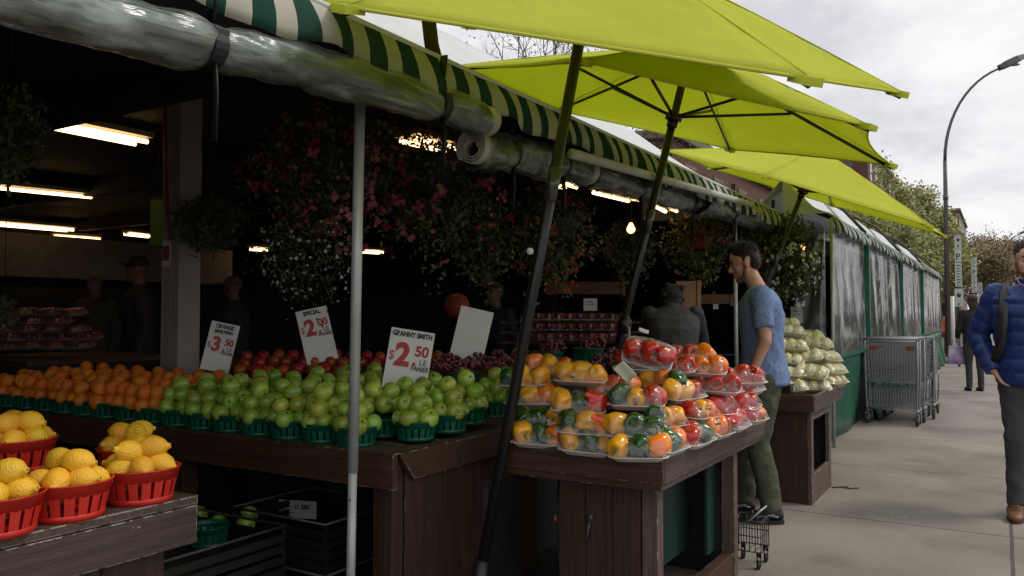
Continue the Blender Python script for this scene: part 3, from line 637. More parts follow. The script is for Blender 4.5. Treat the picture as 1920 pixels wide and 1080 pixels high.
def apple_proto(kind):
    g = MB()
    def fn(u):
        th = math.acos(max(-1, min(1, u.z)))
        r = 1 - .30*math.exp(-(th/.33)**2) - .20*math.exp(-((pi-th)/.3)**2) + .03*cos(5*math.atan2(u.y, u.x))*(th/pi)**3
        r *= (1 - .07*(th/pi)**2)
        v = u*r; v.x *= 1.05; v.y *= 1.05; return v
    g.ball((0, 0, 0), .0405, 22, 16, fn=fn)
    g.ball((0, 0, -.031), (.006, .006, .004), 8, 5, 1)
    g.tube([(0, 0, .024), (.002, 0, .034), (.005, 0, .044)], [.0015, .0013, .002], 5, 1)
    o = g.build('green_apple', [M_apple, M_calyx]); o['label'] = 'x'; o['category'] = 'apple'
    if kind:
        g = MB()
        for k in range(10):
            q = 2*pi*k/10; g.v.append((cos(q)*.0085, sin(q)*.0085-.0, 0))
        g.f.append(tuple(range(10))); g.m.append(0); g.sm.append(False)
        s = g.build('sticker', M_white, o, loc=(0, -.0412, .004), rot=(pi/2, 0, 0))
    return o
PA, PAS = apple_proto(0), apple_proto(1)
M_orange = mat('orange peel', (.80, .22, .018), .42, .5, var=.12, scale=10, bump=.35, bscale=260, objvar=.1)
g = MB(); g.ball((0, 0, 0), .0405, 20, 14, fn=lambda u: u*(1-.05*math.exp(-(math.acos(max(-1, min(1, u.z)))/.2)**2)-.04*abs(u.z)))
g.ball((0, 0, .0365), (.003, .003, .0015), 7, 4, 1); PO = g.build('orange', [M_orange, mat('peel button', (.08, .09, .02), .8)]); PO['label'] = 'x'; PO['category'] = 'orange'
M_lemon = mat('lemon peel', (.82, .46, .025), .42, .5, var=.12, scale=9, bump=.5, bscale=190, objvar=.1)
g = MB(); pr = [(.0015, -.052), (.006, -.0515), (.009, -.049), (.0105, -.045), (.015, -.040), (.024, -.031), (.031, -.017), (.0335, 0), (.032, .014), (.027, .027), (.019, .036), (.0105, .042), (.008, .046), (.0075, .05), (.004, .051), (.001, .049)]
g.lathe(pr, 22); g.ball((0, 0, .0495), (.0035, .0035, .002), 7, 4, 1); PL = g.build('lemon', [M_lemon, M_calyx]); PL['label'] = 'x'; PL['category'] = 'lemon'
def rrot(): return (random.uniform(-pi, pi), random.uniform(-.9, .9), random.uniform(-pi, pi))
ORD = ('first', 'second', 'third', 'fourth', 'fifth', 'sixth', 'seventh', 'eighth', 'ninth', 'tenth', 'eleventh', 'twelfth', 'thirteenth', 'fourteenth', 'fifteenth', 'sixteenth', 'seventeenth', 'eighteenth', 'nineteenth', 'twentieth')
def heap(kind, cx, cy, z, where, layers=(5, 3, 1), rr=.0405, bh=.078):
    pr = PO if kind == 'orange' else PA; nm = 'orange' if kind == 'orange' else 'green apple'
    zz = z+bh+.012
    for li, n in enumerate(layers):
        if not n: continue
        rad = {5: .062, 4: .056, 3: .044, 2: .04, 1: .006, 6: .066}[n]; ph = random.uniform(0, 6.28)
        for k in range(n):
            q = ph+2*pi*k/n+random.uniform(-.12, .12); r = rad*random.uniform(.92, 1.06)
            p = (cx+cos(q)*r, cy+sin(q)*r, zz+li*.056+random.uniform(-.005, .006))
            lay = ('lower ring', 'middle layer', 'top')[li+(3-len(layers))] if len(layers) == 3 else ('middle layer', 'top')[li]
            pp = pr; rot = rrot()
            if kind != 'orange' and random.random() < .14: pp = PAS; rot = (random.uniform(-.4, .2), 0, -.45+random.uniform(-.5, .5))
            stk = ' with white sticker' if pp is PAS else ''
            fo = put(pp, p, rot, (f'top {nm}{stk}, {where}' if lay == 'top' else f'{nm}{stk}, {lay}, {where}'), f'{nm}s heaped in {where}'); fs_ = random.uniform(.92, 1.10); fo.scale = (fs_, fs_, fs_*random.uniform(.94, 1.04))
        if li == 0 and n >= 5: put(pr, (cx, cy, zz-.004), rrot(), f'{nm} in the centre, {where}', f'{nm}s heaped in {where}')
# basket grid: columns step left along the street front, rows step back
def boundary(j): return 7.6 - .55*j      # apples to the right of this column, oranges to the left
nA = 0
for j in range(5):
    for i in range(17):
        if i == 0 and j == 0: continue
        cx, cy = FX-.10-.193*i - (.03 if j % 2 else 0), FY+.115+.19*j
        kind = 'apple' if i < boundary(j) else 'orange'
        z = TZ+.001+(.012*j)
        side = (i == 0 and j > 0) ; front = j == 0
        rown = ('front', 'second', 'third', 'fourth', 'back')[j]
        where = f'{rown} row basket {ORD[i]} from table corner'
        px = CF.dot(Vector((cx, cy, z))-CAM); sxp = 960+FPX*CR.dot(Vector((cx, cy, z))-CAM)/px
        if sxp < -60: continue
        if kind == 'orange' and j >= 3: 
            if j == 4: continue
        put(PB_G, (cx, cy, z), (0, 0, random.uniform(0, 6)), f'green basket of {"oranges" if kind=="orange" else "green apples"}, {ORD[i]} from table corner, {rown} row', 'green baskets of fruit on the long table')
        if front or side: L_ = (5, 3, 1) if kind == 'apple' else (5, 3, 1)
        elif j < 3: L_ = (4, 2)
        else: L_ = (4, 1)
        if kind == 'orange' and front: L_ = (5, 3)
        if len(L_) == 2 and not (front or side): heap(kind, cx, cy, z+(.045 if kind == 'apple' else .0), where, L_)
        else: heap(kind, cx, cy, z, where, L_)
# lemons in red baskets on the front table
def lemons(cx, cy, z, where, n1=6, top=3):
    put(PB_R, (cx, cy, z), (0, 0, random.uniform(0, 6)), f'red plastic basket of lemons, {where}', 'red baskets of lemons')
    zz = z+.095+.004
    k = 0
    for (n, r, dz) in ((n1, .058, 0), (top, .034, .047)):
        ph = random.uniform(0, 6.28)
        for i in range(n):
            q = ph+2*pi*i/n; a = q+pi/2+random.uniform(-.5, .5)
            rot = (pi/2+random.uniform(-.35, .35), 0, a)
            put(PL, (cx+cos(q)*r, cy+sin(q)*r, zz+dz+random.uniform(-.004, .006)), rot, f'{"upper" if dz else "lower"} yellow lemon in the red basket {where}', f'lemons in the red basket {where}')
    put(PL, (cx, cy, zz-.0), (pi/2, 0, random.uniform(0, 6)), f'middle yellow lemon in the red basket {where}', f'lemons in the red basket {where}')
    HIDDEN = 1
for (x, y, zb, w_, tp) in ((262, 938, .76, 'nearest the table corner', 3), (127, 968, .76, 'second from the table corner', 2), (-10, 1000, .76, 'at the bottom left edge', 2),
                       (48, 872, .79+.0, 'raised on the others at far left', 3), (150, 896, .76, 'half hidden behind the second one', 3)):
    p = on_z(x, y, zb)
    if 'raised' in w_: p = on_z(30, 882, .83)
    if 'half' in w_: p = on_z(160, 905, .76); p += Vector((-.10, .16, 0))*.9; p.x = max(p.x, -2.5)
    lemons(p.x, p.y, p.z+.001, w_, 6, tp)
p = on_z(30, 882, .83); g = MB(); g.box((p.x-.16, p.y-.13, .761), (p.x+.11, p.y+.13, .829)); bevel(tag(g.build('wooden_riser', M_woodv), 'low dark box lifting the upper left lemon basket', 'riser'), .003)
# ---------------------------------------------------------------- crates and loose apples under the fruit table
def crate(name, x0, y0, z0, w_, d, h, label):
    root = thing(name, label, 'crate', (x0, y0, z0), group='black plastic crates under the table')
    g = MB(); t = .012
    for zz in (0,):
        g.box((0, 0, 0), (w_, d, .01))
    g.build('base', M_blackp, root)
    g = MB()
    for k in range(4):
        za, zb = .012+(h-.03)*k/4, .012+(h-.03)*(k+.7)/4
        g.box((0, 0, za), (w_, t, zb)); g.box((0, d-t, za), (w_, d, zb)); g.box((0, t+.001, za), (t, d-t-.001, zb)); g.box((w_-t, t+.001, za), (w_, d-t-.001, zb))
    for (x, y) in ((-.002, -.002), (w_-t, -.002), (-.002, d-t), (w_-t, d-t)): g.box((x, y, 0), (x+t+.002, y+t+.002, h-.012))
    g.build('slatted_sides', M_blackp, root)
    g = MB(); r = .006
    g.tube([(0, 0, h), (w_, 0, h), (w_, d, h), (0, d, h), (0, 0, h)], r, 6); g.build('rim', mat('worn grey rim', (.06, .06, .065), .5, var=.4, scale=10), root)
    return root
crate('plastic_crate', -3.15, 1.66, 0, .6, .70, .21, 'lower black crate between the lemon table and the fruit table')
crate('plastic_crate', -3.15, 1.66, .215, .6, .70, .21, 'upper black crate with loose green apples, between the two tables')
crate('plastic_crate', -3.0, 2.46, .215, .58, .5, .21, 'black crate under the fruit table with a white card at its back')
crate('plastic_crate', -3.0, 2.46, 0, .58, .5, .21, 'bottom black crate under the fruit table')
g = MB(); g.box((-3.14, 1.68, .33), (-2.57, 2.34, .335)); tag(g.build('black_liner', M_blackp), 'black liner sheet inside the upper crate of loose apples', 'liner')
for (x, y, lab) in ((410, 984, 'left one of three loose green apples low in the black crate'), (460, 984, 'front right loose green apple low in the black crate'), (466, 966, 'rear loose green apple low in the black crate'), (372, 966, 'loose green apple beside the low green basket')):
    p = on_z(x, y+16, .335); put(PA, (p.x, p.y, .375), rrot(), lab, 'loose apples under the table')
put(PB_G, (*on_z(388, 1020, .336).xy, .337), (0, 0, 0), 'green plastic basket standing low in the black crate')
put(PA, (-2.7, 2.3, .04), rrot(), 'loose green apple on the floor at the bottom of the picture', 'loose apples under the table')
root = thing('crate_card', 'white printed card on the dark box under the fruit table', 'card', at(558, 954, 3.9), PSI*.6)
g = MB(); g.box((-.10, 0, -.045), (.10, .002, .04)); g.build('card', M_white, root)
text('11 380', 'lettering', root, .03, (-.02, -.002, 0), M_ink, (pi/2, 0, 0), .001); g = MB()
for k in range(5): g.box((-.09, -.0012, -.036+k*.014), (-.03+.01*(k % 2), -.0004, -.033+k*.014))
g.build('print', M_ink, root)
# black cardboard boxes standing at the back under the table
for k, x in enumerate((-2.5, -3.05, -3.6)):
    root = thing('produce_box', f'{ORD[k]} dark printed box from the right under the fruit table', 'box', (x, 3.05, 0), group='dark produce boxes under the table')
    g = MB(); g.box((0, 0, 0), (.5, .3, .55)); bevel(g.build('carton', mat('dark carton', (.025, .022, .025), .7, var=.3), root)); 
    text('FRUITS', 'lettering', root, .09, (.06, -.003, .36), mat('dull grey print', (.09, .09, .1), .7), (pi/2, 0, 0), .002)
# ================================================================ PRICE SIGNS
def sign(corners, d, label, rz_off=0, tilt=.12):
    """corners: pixel tl, tr, br, bl; sign is a flat card of its real size turned to the street"""
    (x0, y0), (x1, y1), (x2, y2), (x3, y3) = corners
    cx, cy = (x0+x1+x2+x3)/4, (y0+y1+y2+y3)/4; c = at(cx, cy, d)
    w_ = ((x1-x0)+(x2-x3))/2/FPX*d; h = sqrt(((x3+x2-x0-x1)/2)**2+((y3+y2-y0-y1)/2)**2)/FPX*d
    roll = math.atan2((x0+x1-x2-x3)/2, (y3+y2-y0-y1)/2)
    root = thing('price_sign', label, 'sign', c); view = math.atan2(-(ray(cx, cy).x), ray(cx, cy).y)
    root.rotation_euler = (Matrix.Rotation(view+rz_off, 3, 'Z') @ Matrix.Rotation(-tilt, 3, 'X') @ Matrix.Rotation(roll, 3, 'Y')).to_euler()
    g = MB(); g.box((-w_/2, 0, -h/2), (w_/2, .003, h/2)); bevel(g.build('card', mat('sign card', (.66, .66, .64), .4, var=.05, scale=6), root), .001, 1)
    g = MB(); g.box((-.008, .004, -h/2-.12), (.008, .01, 0)); g.build('stake', M_woodv, root)
    return root, w_, h
def T(root, s, size, x, z, m, off=.002, sx=1, al='LEFT', shear=0): text(s, 'lettering', root, size, (x, -.0012, z), m, (pi/2, 0, 0), off, sx, al, shear)
def priced(root, w_, h, top, big, small, dollar=True):
    k = len(top)
    for i, tline in enumerate(top): T(root, tline, .032 if i == 0 else .026, 0, h/2-.034-.029*i, M_ink, .0018, (.74 if len(tline) > 11 else .9) * w_/.19, 'CENTER')
    s = w_/.19; zb = h/2-.034-.029*(k-1)
    T(root, big, .135*s, -.062*s, zb-.125*s, M_red, .006*s, .95); T(root, '.', .07*s, .017*s, zb-.118*s, M_red, .004)
    T(root, small, .062*s, .022*s, zb-.078*s, M_red, .0025, .95)
    if dollar: T(root, '$', .055*s, -.089*s, zb-.105*s, M_red, .0003, .9)
    T(root, 'LE', .034*s, .046*s, zb-.115*s, M_ink, .0003); T(root, 'PANIER', .029*s, .015*s, zb-.142*s, M_ink, .0008, .8)
r, w_, h = sign([(733, 618), (817, 620), (797, 738), (716, 732)], 3.75, 'white card reading granny smith 2.50 standing among the green apples'); priced(r, w_, h, ['GRANNY SMITH'], '2', '50')
r, w_, h = sign([(396, 605), (450, 607), (427, 700), (378, 692)], 4.7, 'white card reading orange sans pepin 3.50 behind the oranges'); priced(r, w_, h, ['ORANGE', 'SANS PEPIN'], '3', '50')
r, w_, h = sign([(553, 580), (612, 577), (634, 677), (577, 680)], 4.6, 'dim white card reading special 2.00 beside the silver pole'); priced(r, w_, h, ['SPECIAL'], '2', '00')
r, w_, h = sign([(866, 578), (925, 580), (905, 682), (838, 680)], 4.3, 'blank weathered white card right of the granny smith sign')
for (x, y, d, w2, h2, lab) in ((1107, 571, 6.5, .11, .1, 'small pale notice on the wooden shelf board'), (1494, 590, 8.0, .11, .16, 'small white notice behind the young man'), (1342, 573, 8, .05, .07, 'tiny white notice on the dark post')):
    p = at(x, y, d); g = MB(); g.box((-w2/2, 0, -h2/2), (w2/2, .003, h2/2)); g.box((-w2*.3, -.001, 0), (w2*.3, -.0003, h2*.04), 1); g.box((-w2*.3, -.001, h2*.2), (w2*.2, -.0003, h2*.25), 1); o = tag(g.build('notice', [M_white, M_ink]), lab, 'notice'); o.location = p; o.rotation_euler = (0, 0, PSI*.7)
# ================================================================ WRAPPED PEPPERS
M_py = mat('yellow pepper skin', (.92, .42, .012), .16, .6, var=.12, scale=12, coat=.4)
M_po = mat('orange pepper skin', (.88, .21, .010), .16, .6, var=.12, scale=12, coat=.4)
M_pg = mat('green pepper skin', (.008, .07, .010), .14, .6, var=.4, scale=12, coat=.5)
M_pr = mat('red pepper skin', (.52, .018, .012), .16, .6, var=.2, scale=12, coat=.4)
M_stem = mat('pepper stem', (.06, .14, .02), .6)
M_foam = mat('white foam tray', (.66, .65, .63), .5, sub=.1)
M_film = clearfilm('cling film', (1, 1, 1), gloss=.2, rough=.12, haze=.028, hazecol=(.8, .79, .77), bs=18, bstr=1.4, fres=1.38)
def pepper_mesh(g, c, r, L_, rot, m):
    c = Vector(c); Mx = rot.to_matrix().to_4x4() if hasattr(rot, 'to_matrix') else rot
    ph = random.uniform(0, 6.28)
    def fn(u):
        th = math.acos(max(-1, min(1, u.z))); q = math.atan2(u.y, u.x); s = sin(th)
        lob = 1 + .20*abs(cos((1.5 if ph > 3 else 2)*q+ph))**.7*s - .13
        sq = max(s, .001)**(-.32)*1.0 if s > .12 else 2.0*1
        rad = s**.62*lob*(1+.10*cos(th))
        z = cos(th); z = math.copysign(abs(z)**.8, z) - .30*math.exp(-(th/.34)**2) + .22*math.exp(-((pi-th)/.3)**2)
        return Vector((cos(q)*rad, sin(q)*rad, z))
    g.ball(c, (r, r, L_/2), 22, 14, 0, Mx, fn)
    tip = [Mx @ Vector((0, 0, L_/2*.62)), Mx @ Vector((.002, 0, L_/2*.95)), Mx @ Vector((.006, 0, L_/2*1.2))]
    g.tube([c+t_ for t_ in tip], [.009, .005, .0045], 6, 1)
def tray_mesh(W, D, h=.022):
    g = MB()
    def ringp(w_, d, z, n=28):
        out = []
        for k in range(n):
            q = 2*pi*k/n; cx, sy = cos(q), sin(q)
            e = .35; out.append((math.copysign(abs(cx)**e, cx)*w_/2, math.copysign(abs(sy)**e, sy)*d/2, z))
        return out
    R = [ringp(W*.78, D*.74, 0), ringp(W*.97, D*.96, h*.9), ringp(W*1.04, D*1.05, h), ringp(W*1.035, D*1.045, h+.003), ringp(W*.94, D*.93, h*.95), ringp(W*.76, D*.72, .004)]
    n = 28; vs = [p for r in R for p in r]; fs = [(i*n+j, i*n+(j+1) % n, (i+1)*n+(j+1) % n, (i+1)*n+j) for i in range(5) for j in range(n)]
    fs += [tuple(range(n-1, -1, -1)), tuple(5*n+j for j in range(n))]
    g.add(vs, fs, 0, True); return g
def film_mesh(W, D, H_, bumps, h=.022):
    """wrap pulled over the contents: height field that hugs each piece"""
    g = MB(); nu, nv = 26, 18; ph = random.uniform(0, 9)
    def fn(u, v):
        x, y = (u-.5)*W*1.05, (v-.5)*D*1.06
        z = h+.002
        for (bx, by, br, bz) in bumps:
            d2 = ((x-bx)/br)**2+((y-by)/br)**2
            z = max(z, (h+(bz-h)*sqrt(max(0, 1-d2*.62)) if d2 < 1.6 else 0))
        e = min(1, (1-abs(2*u-1))*5)*min(1, (1-abs(2*v-1))*4)
        z = h+(z-h)*min(1, e**.5*1.0)+.0018*sin(x*160+ph)*e
        k = 1 - .05*(1-e)
        return (x*k, y*k, max(z, h-.008*(1-e)) )
    g.grid(fn, nu, nv); return g
def pack_proto(cols):
    root = thing('pepper_pack', 'x', 'pepper pack')
    W, D = .245, .15; tray_mesh(W, D).build('foam_tray', M_foam, root); bumps = [(0, 0, .105, .078)]
    n = len(cols); step = (W-.02)/n
    for k, cc in enumerate(cols):
        g = MB(); r = random.uniform(.041, .049); x = (k-(n-1)/2)*.079; L_ = random.uniform(.10, .125)
        rot = Matrix.Rotation(random.uniform(-1.2, 1.2), 4, 'Z') @ Matrix.Rotation(radians(90)*random.choice((1, -1))+random.uniform(-.5, .5), 4, 'X') @ Matrix.Rotation(random.uniform(0, 6), 4, 'Z')
        pepper_mesh(g, (x, random.uniform(-.012, .012), .008+r), r, L_, rot, cc); g.build('pepper', [{'y': M_py, 'o': M_po, 'g': M_pg, 'r': M_pr}[cc], M_stem], root)
        bumps.append((x, 0, r*1.1, .012+2*r))
    fl = film_mesh(W, D, .1, bumps).build('film', M_film, root)
    return root
PP = {}
NAMES = {'y': 'yellow', 'o': 'orange', 'g': 'green', 'r': 'red'}
CNT = {}
def pack(cols, pos, rot, where):
    v = CNT.get(cols, 0); CNT[cols] = v+1
    key = (cols, v % 3)
    if key not in PP: PP[key] = pack_proto(cols)
    des = ', '.join(NAMES[c] for c in cols) if len(set(cols)) > 1 else f'all {NAMES[cols[0]]}'
    put(PP[key], pos, rot, f'pepper tray, {des}, {where}', 'wrapped pepper packs on the brown stand').scale = (.91, .93, .93)
# (pixel centre of the tray's front face, forward distance, base height derived)
packs = [
 # bottom row, front
 (1000, 832, 3.26, 'ygo', 0, 'at the left end of the bottom row'), (1092, 846, 3.13, 'ygy', 0, 'second from left in the bottom row'), (1188, 856, 3.00, 'ygo', .05, 'third from left in the bottom row'),
 (1238, 846, 3.06, 'ygo', 1.3, 'turned round the front corner, bottom row'),
 (1290, 832, 3.26, 'rrg', 1.35, 'bottom row, first from the corner on the street side'), (1330, 816, 3.45, 'oor', 1.4, 'bottom row, second on the street side'), (1366, 803, 3.62, 'rrr', 1.45, 'bottom row, third on the street side'), (1400, 790, 3.82, 'rro', 1.4, 'bottom row, far end on the street side'),
 # second
 (1000, 800, 3.36, 'ggy', 0, 'left end of the second layer'), (1088, 812, 3.16, 'gyo', -.05, 'middle of the second layer beside a red label'), (1182, 818, 3.05, 'ygg', .05, 'second layer, third from left'), (1236, 800, 3.20, 'gyy', 1.2, 'second layer at the corner'),
 (1300, 785, 3.42, 'ryo', 1.15, 'second layer on the street side'), (1345, 776, 3.62, 'rrr', 1.4, 'second layer, second on the street side'), (1390, 765, 3.85, 'rrr', 1.45, 'second layer, far end'),
 # third
 (985, 758, 3.46, 'gyo', 0, 'left end of the third layer'), (1074, 770, 3.28, 'ygr', .1, 'third layer left of centre'), (1184, 762, 3.22, 'gyr', 0, 'third layer at the centre'), (1270, 748, 3.45, 'yyr', 1.0, 'third layer right of centre'),
 (1350, 740, 3.78, 'rrr', 1.3, 'third layer on the street side'), (1395, 735, 3.95, 'rrr', 1.4, 'third layer, far end'),
 # fourth
 (975, 722, 3.52, 'gyy', -.1, 'left end of the fourth layer'), (1080, 716, 3.42, 'yyy', -.1, 'near the top left'), (1140, 738, 3.42, 'oro', .3, 'fourth layer behind the white label'), (1236, 728, 3.50, 'yog', -.5, 'tilted, fourth layer right of centre'), (1335, 732, 3.62, 'rrr', -.1, 'fourth layer right side'), (1385, 718, 3.9, 'rrr', .4, 'fourth layer, far right end'),
 (1190, 692, 3.60, 'rrr', -.2, 'below the topmost pack'), (1250, 697, 3.62, 'rrr', -.1, 'upper middle'), (1308, 700, 3.66, 'ooo', -.1, 'upper right beside the young man'), (1020, 700, 3.6, 'oyr', .1, 'at the back left near the umbrella pole'), (1290, 678, 3.85, 'rro', 0, 'at the back of the top layer')]
for (x, y, d, cols, rz, where) in packs:
    p = at(x, y, d); p.z -= .012
    pack(cols, p+Vector((0, .05, 0)), (random.uniform(.06, .16)*(1 if rz < .8 else .6), random.uniform(-.05, .05), PSI*.55+rz*.9+random.uniform(-.06, .06)), where)
p = at(1216, 668, 3.62); pack('rrr', p, (.95, .25, .25), 'leaning upright on top of the heap')
root = thing('price_label', 'pale paper label stuck between the upper pepper packs', 'label', at(1172, 697, 3.28), 0); root.rotation_euler = (.3, -.75, .4)
g = MB(); g.grid(lambda u, v: ((u-.5)*.055, .004*sin(u*5), (v-.5)*.085), 8, 4); solid(g.build('paper', mat('pale label', (.5, .55, .42), .5, var=.1), root), .001)
for (x, y, d, lab) in ((1119, 785, 3.02, 'small bright red label on a second layer pepper pack'), (1108, 742, 3.14, 'small red label on the third layer pepper pack'), (1207, 620, 3.55, 'pale sticker on the topmost red pepper pack')):
    p = at(x, y, d); g = MB(); g.grid(lambda u, v: ((u-.5)*.045, .002*sin(u*4), (v-.5)*.018), 5, 2); o = tag(solid(g.build('sticker', mat('red label', (.7, .06, .04), .4) if 'red label' in lab else M_white), .001), lab, 'sticker'); o.location = p; o.rotation_euler = (-.4, .35, PSI)
# heap of support under the upper packs: stacked upturned black crates
g = MB(); g.box((-.60, .22, .727), (-.16, 1.3, .80)); g.box((-.54, .42, .802), (-.24, 1.2, .88)); g.box((-.5, .6, .882), (-.28, 1.1, .93))
o = tag(g.build('display_steps', M_blackp), 'dark stepped crate under the heap of pepper packs', 'display step'); o.location = (PX, PY, 0)
# ================================================================ WHITE VEGETABLE PACKS
M_cream = mat('cream vegetable', (.86, .80, .50), .5, col2=(.66, .63, .24), scale=13, bump=.8, bscale=60)
M_film2 = clearfilm('milky film', (1, 1, 1), gloss=.12, rough=.2, haze=.08, hazecol=(.8, .8, .74), bs=20, bstr=1)
def veg_proto(v):
    root = thing('vegetable_pack', 'x', 'vegetable pack'); W, D = .225, .15
    tray_mesh(W, D, .04).build('foam_tray', mat('cream tray', (.74, .70, .52), .5), root); bumps = [(0, 0, .1, .08)]
    for k in range(3):
        g = MB(); x = -W/2+.045+k*.067; r = .036
        g.ball((x, 0, .045), (r*.95, r*1.8, r*1.05), 20, 16, 0, Matrix.Rotation(random.uniform(-.4, .4), 4, 'Z'), fn=lambda u: u*(1+.3*mn.noise(u*3.2+Vector((k*3, v*5, 0))))); g.build('vegetable', M_cream, root); bumps.append((x, 0, r*1.4, .085))
    film_mesh(W, D, .1, bumps, .04).build('film', M_film2, root)
    return root
PV = [veg_proto(0), veg_proto(1), veg_proto(2), veg_proto(3)]
vegs = [(1480, 735, 5.85), (1525, 733, 5.95), (1560, 722, 6.25), (1478, 708, 6.0), (1520, 705, 6.0), (1558, 700, 6.3), (1475, 682, 6.15), (1512, 676, 6.2), (1548, 676, 6.35), (1482, 655, 6.25), (1530, 652, 6.4), (1478, 628, 6.4), (1515, 640, 6.5), (1470, 615, 6.6), (1500, 690, 6.4), (1470, 740, 6.3)]
for k, (x, y, d) in enumerate(vegs):
    p = at(x, y, d); lvl = 'bottom' if y > 715 else 'second' if y > 690 else 'third' if y > 660 else 'upper'
    side = 'left' if x < 1490 else 'middle' if x < 1535 else 'right'
    vo = put(PV[k % 4], p, (random.uniform(.2, .5), random.uniform(-.15, .15), PSI*.5+(.9 if x > 1540 else random.uniform(-.3, .3))), f'wrapped tray of cream vegetables, {lvl} layer, {side} side of the small heap', 'wrapped cream vegetable packs'); vo.scale = (1.08, 1.05, 1.0)
g = MB(); g.box((-.62, .2, .702), (-.2, 1.0, .80)); g.box((-.6, .35, .802), (-.3, 1.0, .92)); o = tag(g.build('display_steps', M_blackp), 'dark stepped crate under the cream vegetable packs', 'display step'); o.location = (WX, WY, 0)
# ================================================================ DIM PRODUCE INSIDE
M_grape = mat('red grapes', (.11, .02, .028), .3, .5, var=.5, scale=30, objvar=.2)
def cluster(name, label, cat, c, rx, ry, rz_, n, r, m, group=None, parent=None):
    g = MB()
    for k in range(n):
        u = Vector((random.gauss(0, 1), random.gauss(0, 1), random.gauss(0, 1))).normalized()*random.uniform(.7, 1)
        g.ball((u.x*rx, u.y*ry, u.z*rz_), r*random.uniform(.85, 1.1), 8, 6)
    o = g.build(name, m, parent)
    if parent is None: o.location = c; tag(o, label, cat, group)
    return o
gb = [(845, 676, 4.1), (868, 688, 4.0), (890, 672, 4.3), (912, 680, 4.2), (935, 668, 4.5), (952, 682, 4.2), (975, 664, 4.6), (930, 692, 4.0), (825, 684, 3.95), (1150, 664, 4.3), (1130, 676, 4.2), (1108, 690, 4.1)]
gp = cluster('grape_bunch', 'x', 'grapes', (0, 0, 0), .07, .05, .035, 70, .011, M_grape)
for k, (x, y, d) in enumerate(gb): put(gp, at(x, y, d), (0, 0, k*1.3), f'dark red grape bunch, {ORD[k]} from left behind the apples' if k < 9 else f'dark red grape bunch behind the pepper heap, {ORD[k-9]} one', 'dark grape bunches')
for k, (x, y, d, w_) in enumerate(((1028, 668, 4.6, 'left'), (1103, 662, 4.6, 'right'), (865, 708, 4.0, 'apple side'))):
    p = at(x, y, d); p.z -= .05; put(PB_G, p, (0, 0, k), f'green basket of red grapes, {w_} one behind the pepper heap', 'green baskets of grapes'); put(gp, p+Vector((0, 0, .09)), (0, 0, k*2), f'grape bunch in the {w_} green grape basket', 'grapes in green baskets')
    put(gp, p+Vector((.03, .03, .11)), (.3, 0, k*2+1), f'upper grape bunch in the {w_} green grape basket', 'grapes in green baskets')
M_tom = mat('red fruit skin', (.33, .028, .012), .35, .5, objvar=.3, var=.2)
g = MB(); g.ball((0, 0, 0), (.037, .037, .033), 14, 10, fn=lambda u: u*(1-.2*math.exp(-(math.acos(max(-1, min(1, u.z)))/.3)**2))); PT = g.build('red_apple', M_tom); PT['label'] = 'x'; PT['category'] = 'fruit'
k = 0
for row, (yy, d) in enumerate(((694, 4.35), (680, 4.6), (668, 4.85))):
    for x in range(450, 830, 27):
        if row == 0 and x > 690: continue
        k += 1; p = at(x+random.uniform(-5, 5)+row*9, yy+random.uniform(-3, 3), d)
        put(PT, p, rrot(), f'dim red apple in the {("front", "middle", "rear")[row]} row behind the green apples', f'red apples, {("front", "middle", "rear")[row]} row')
# counters that carry the dim produce
def counter(x0, x1, y0, y1, z, label):
    root = thing('shop_counter', label, 'counter', (x0, y0, 0)); g = MB(); g.box((0, 0, z-.04), (x1-x0, y1-y0, z)); bevel(g.build('countertop', M_woodv, root), .003)
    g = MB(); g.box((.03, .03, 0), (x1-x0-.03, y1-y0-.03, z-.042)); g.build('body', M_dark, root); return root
counter(-5.9, -2.15, 3.66, 4.9, .93, 'dark counter behind the oranges and apples')
counter(-2.7, -1.95, 4.55, 5.4, .98, 'dark counter behind the pepper stand holding grapes')
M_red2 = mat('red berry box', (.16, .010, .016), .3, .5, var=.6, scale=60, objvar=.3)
def berry_proto():
    root = thing('berry_box', 'x', 'berry box')
    g = MB()
    for i in range(4):
        for j in range(3): g.ball((-.06+i*.04, -.04+j*.04, .03+random.uniform(0, .012)), .021, 8, 6)
    g.build('berries', M_red2, root)
    g = MB(); g.box((-.085, -.062, 0), (.085, .062, .052)); bevel(g.build('clear_box', clearfilm('clear box', (1, 1, 1), gloss=.15, rough=.08, haze=.03, bs=12, bstr=.3), root), .008)
    return root
BB = berry_proto()
for row in range(3):
    for kk in range(9):
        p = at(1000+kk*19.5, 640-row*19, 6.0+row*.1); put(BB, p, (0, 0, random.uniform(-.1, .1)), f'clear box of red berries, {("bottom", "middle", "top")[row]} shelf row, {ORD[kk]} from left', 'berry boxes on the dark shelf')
p = at(1000, 645, 6.0); root = thing('produce_shelf', 'stepped dark shelf of red berry boxes behind the pepper heap', 'shelf', (p.x-.3, p.y, 0), PSI)
for row in range(3): z = at(1090, 640-row*19, 6+row*.1).z; g = MB(); g.box((.0, -.1+row*.1, z-.02), (1.1, .25+row*.1, z-.003)); g.build('shelf_board', M_woodv, root)
g = MB(); g.box((0, .3, 0), (1.1, .33, .9)); g.box((0, -.09, 0), (.03, .29, .9)); g.build('shelf_back', M_dark, root)
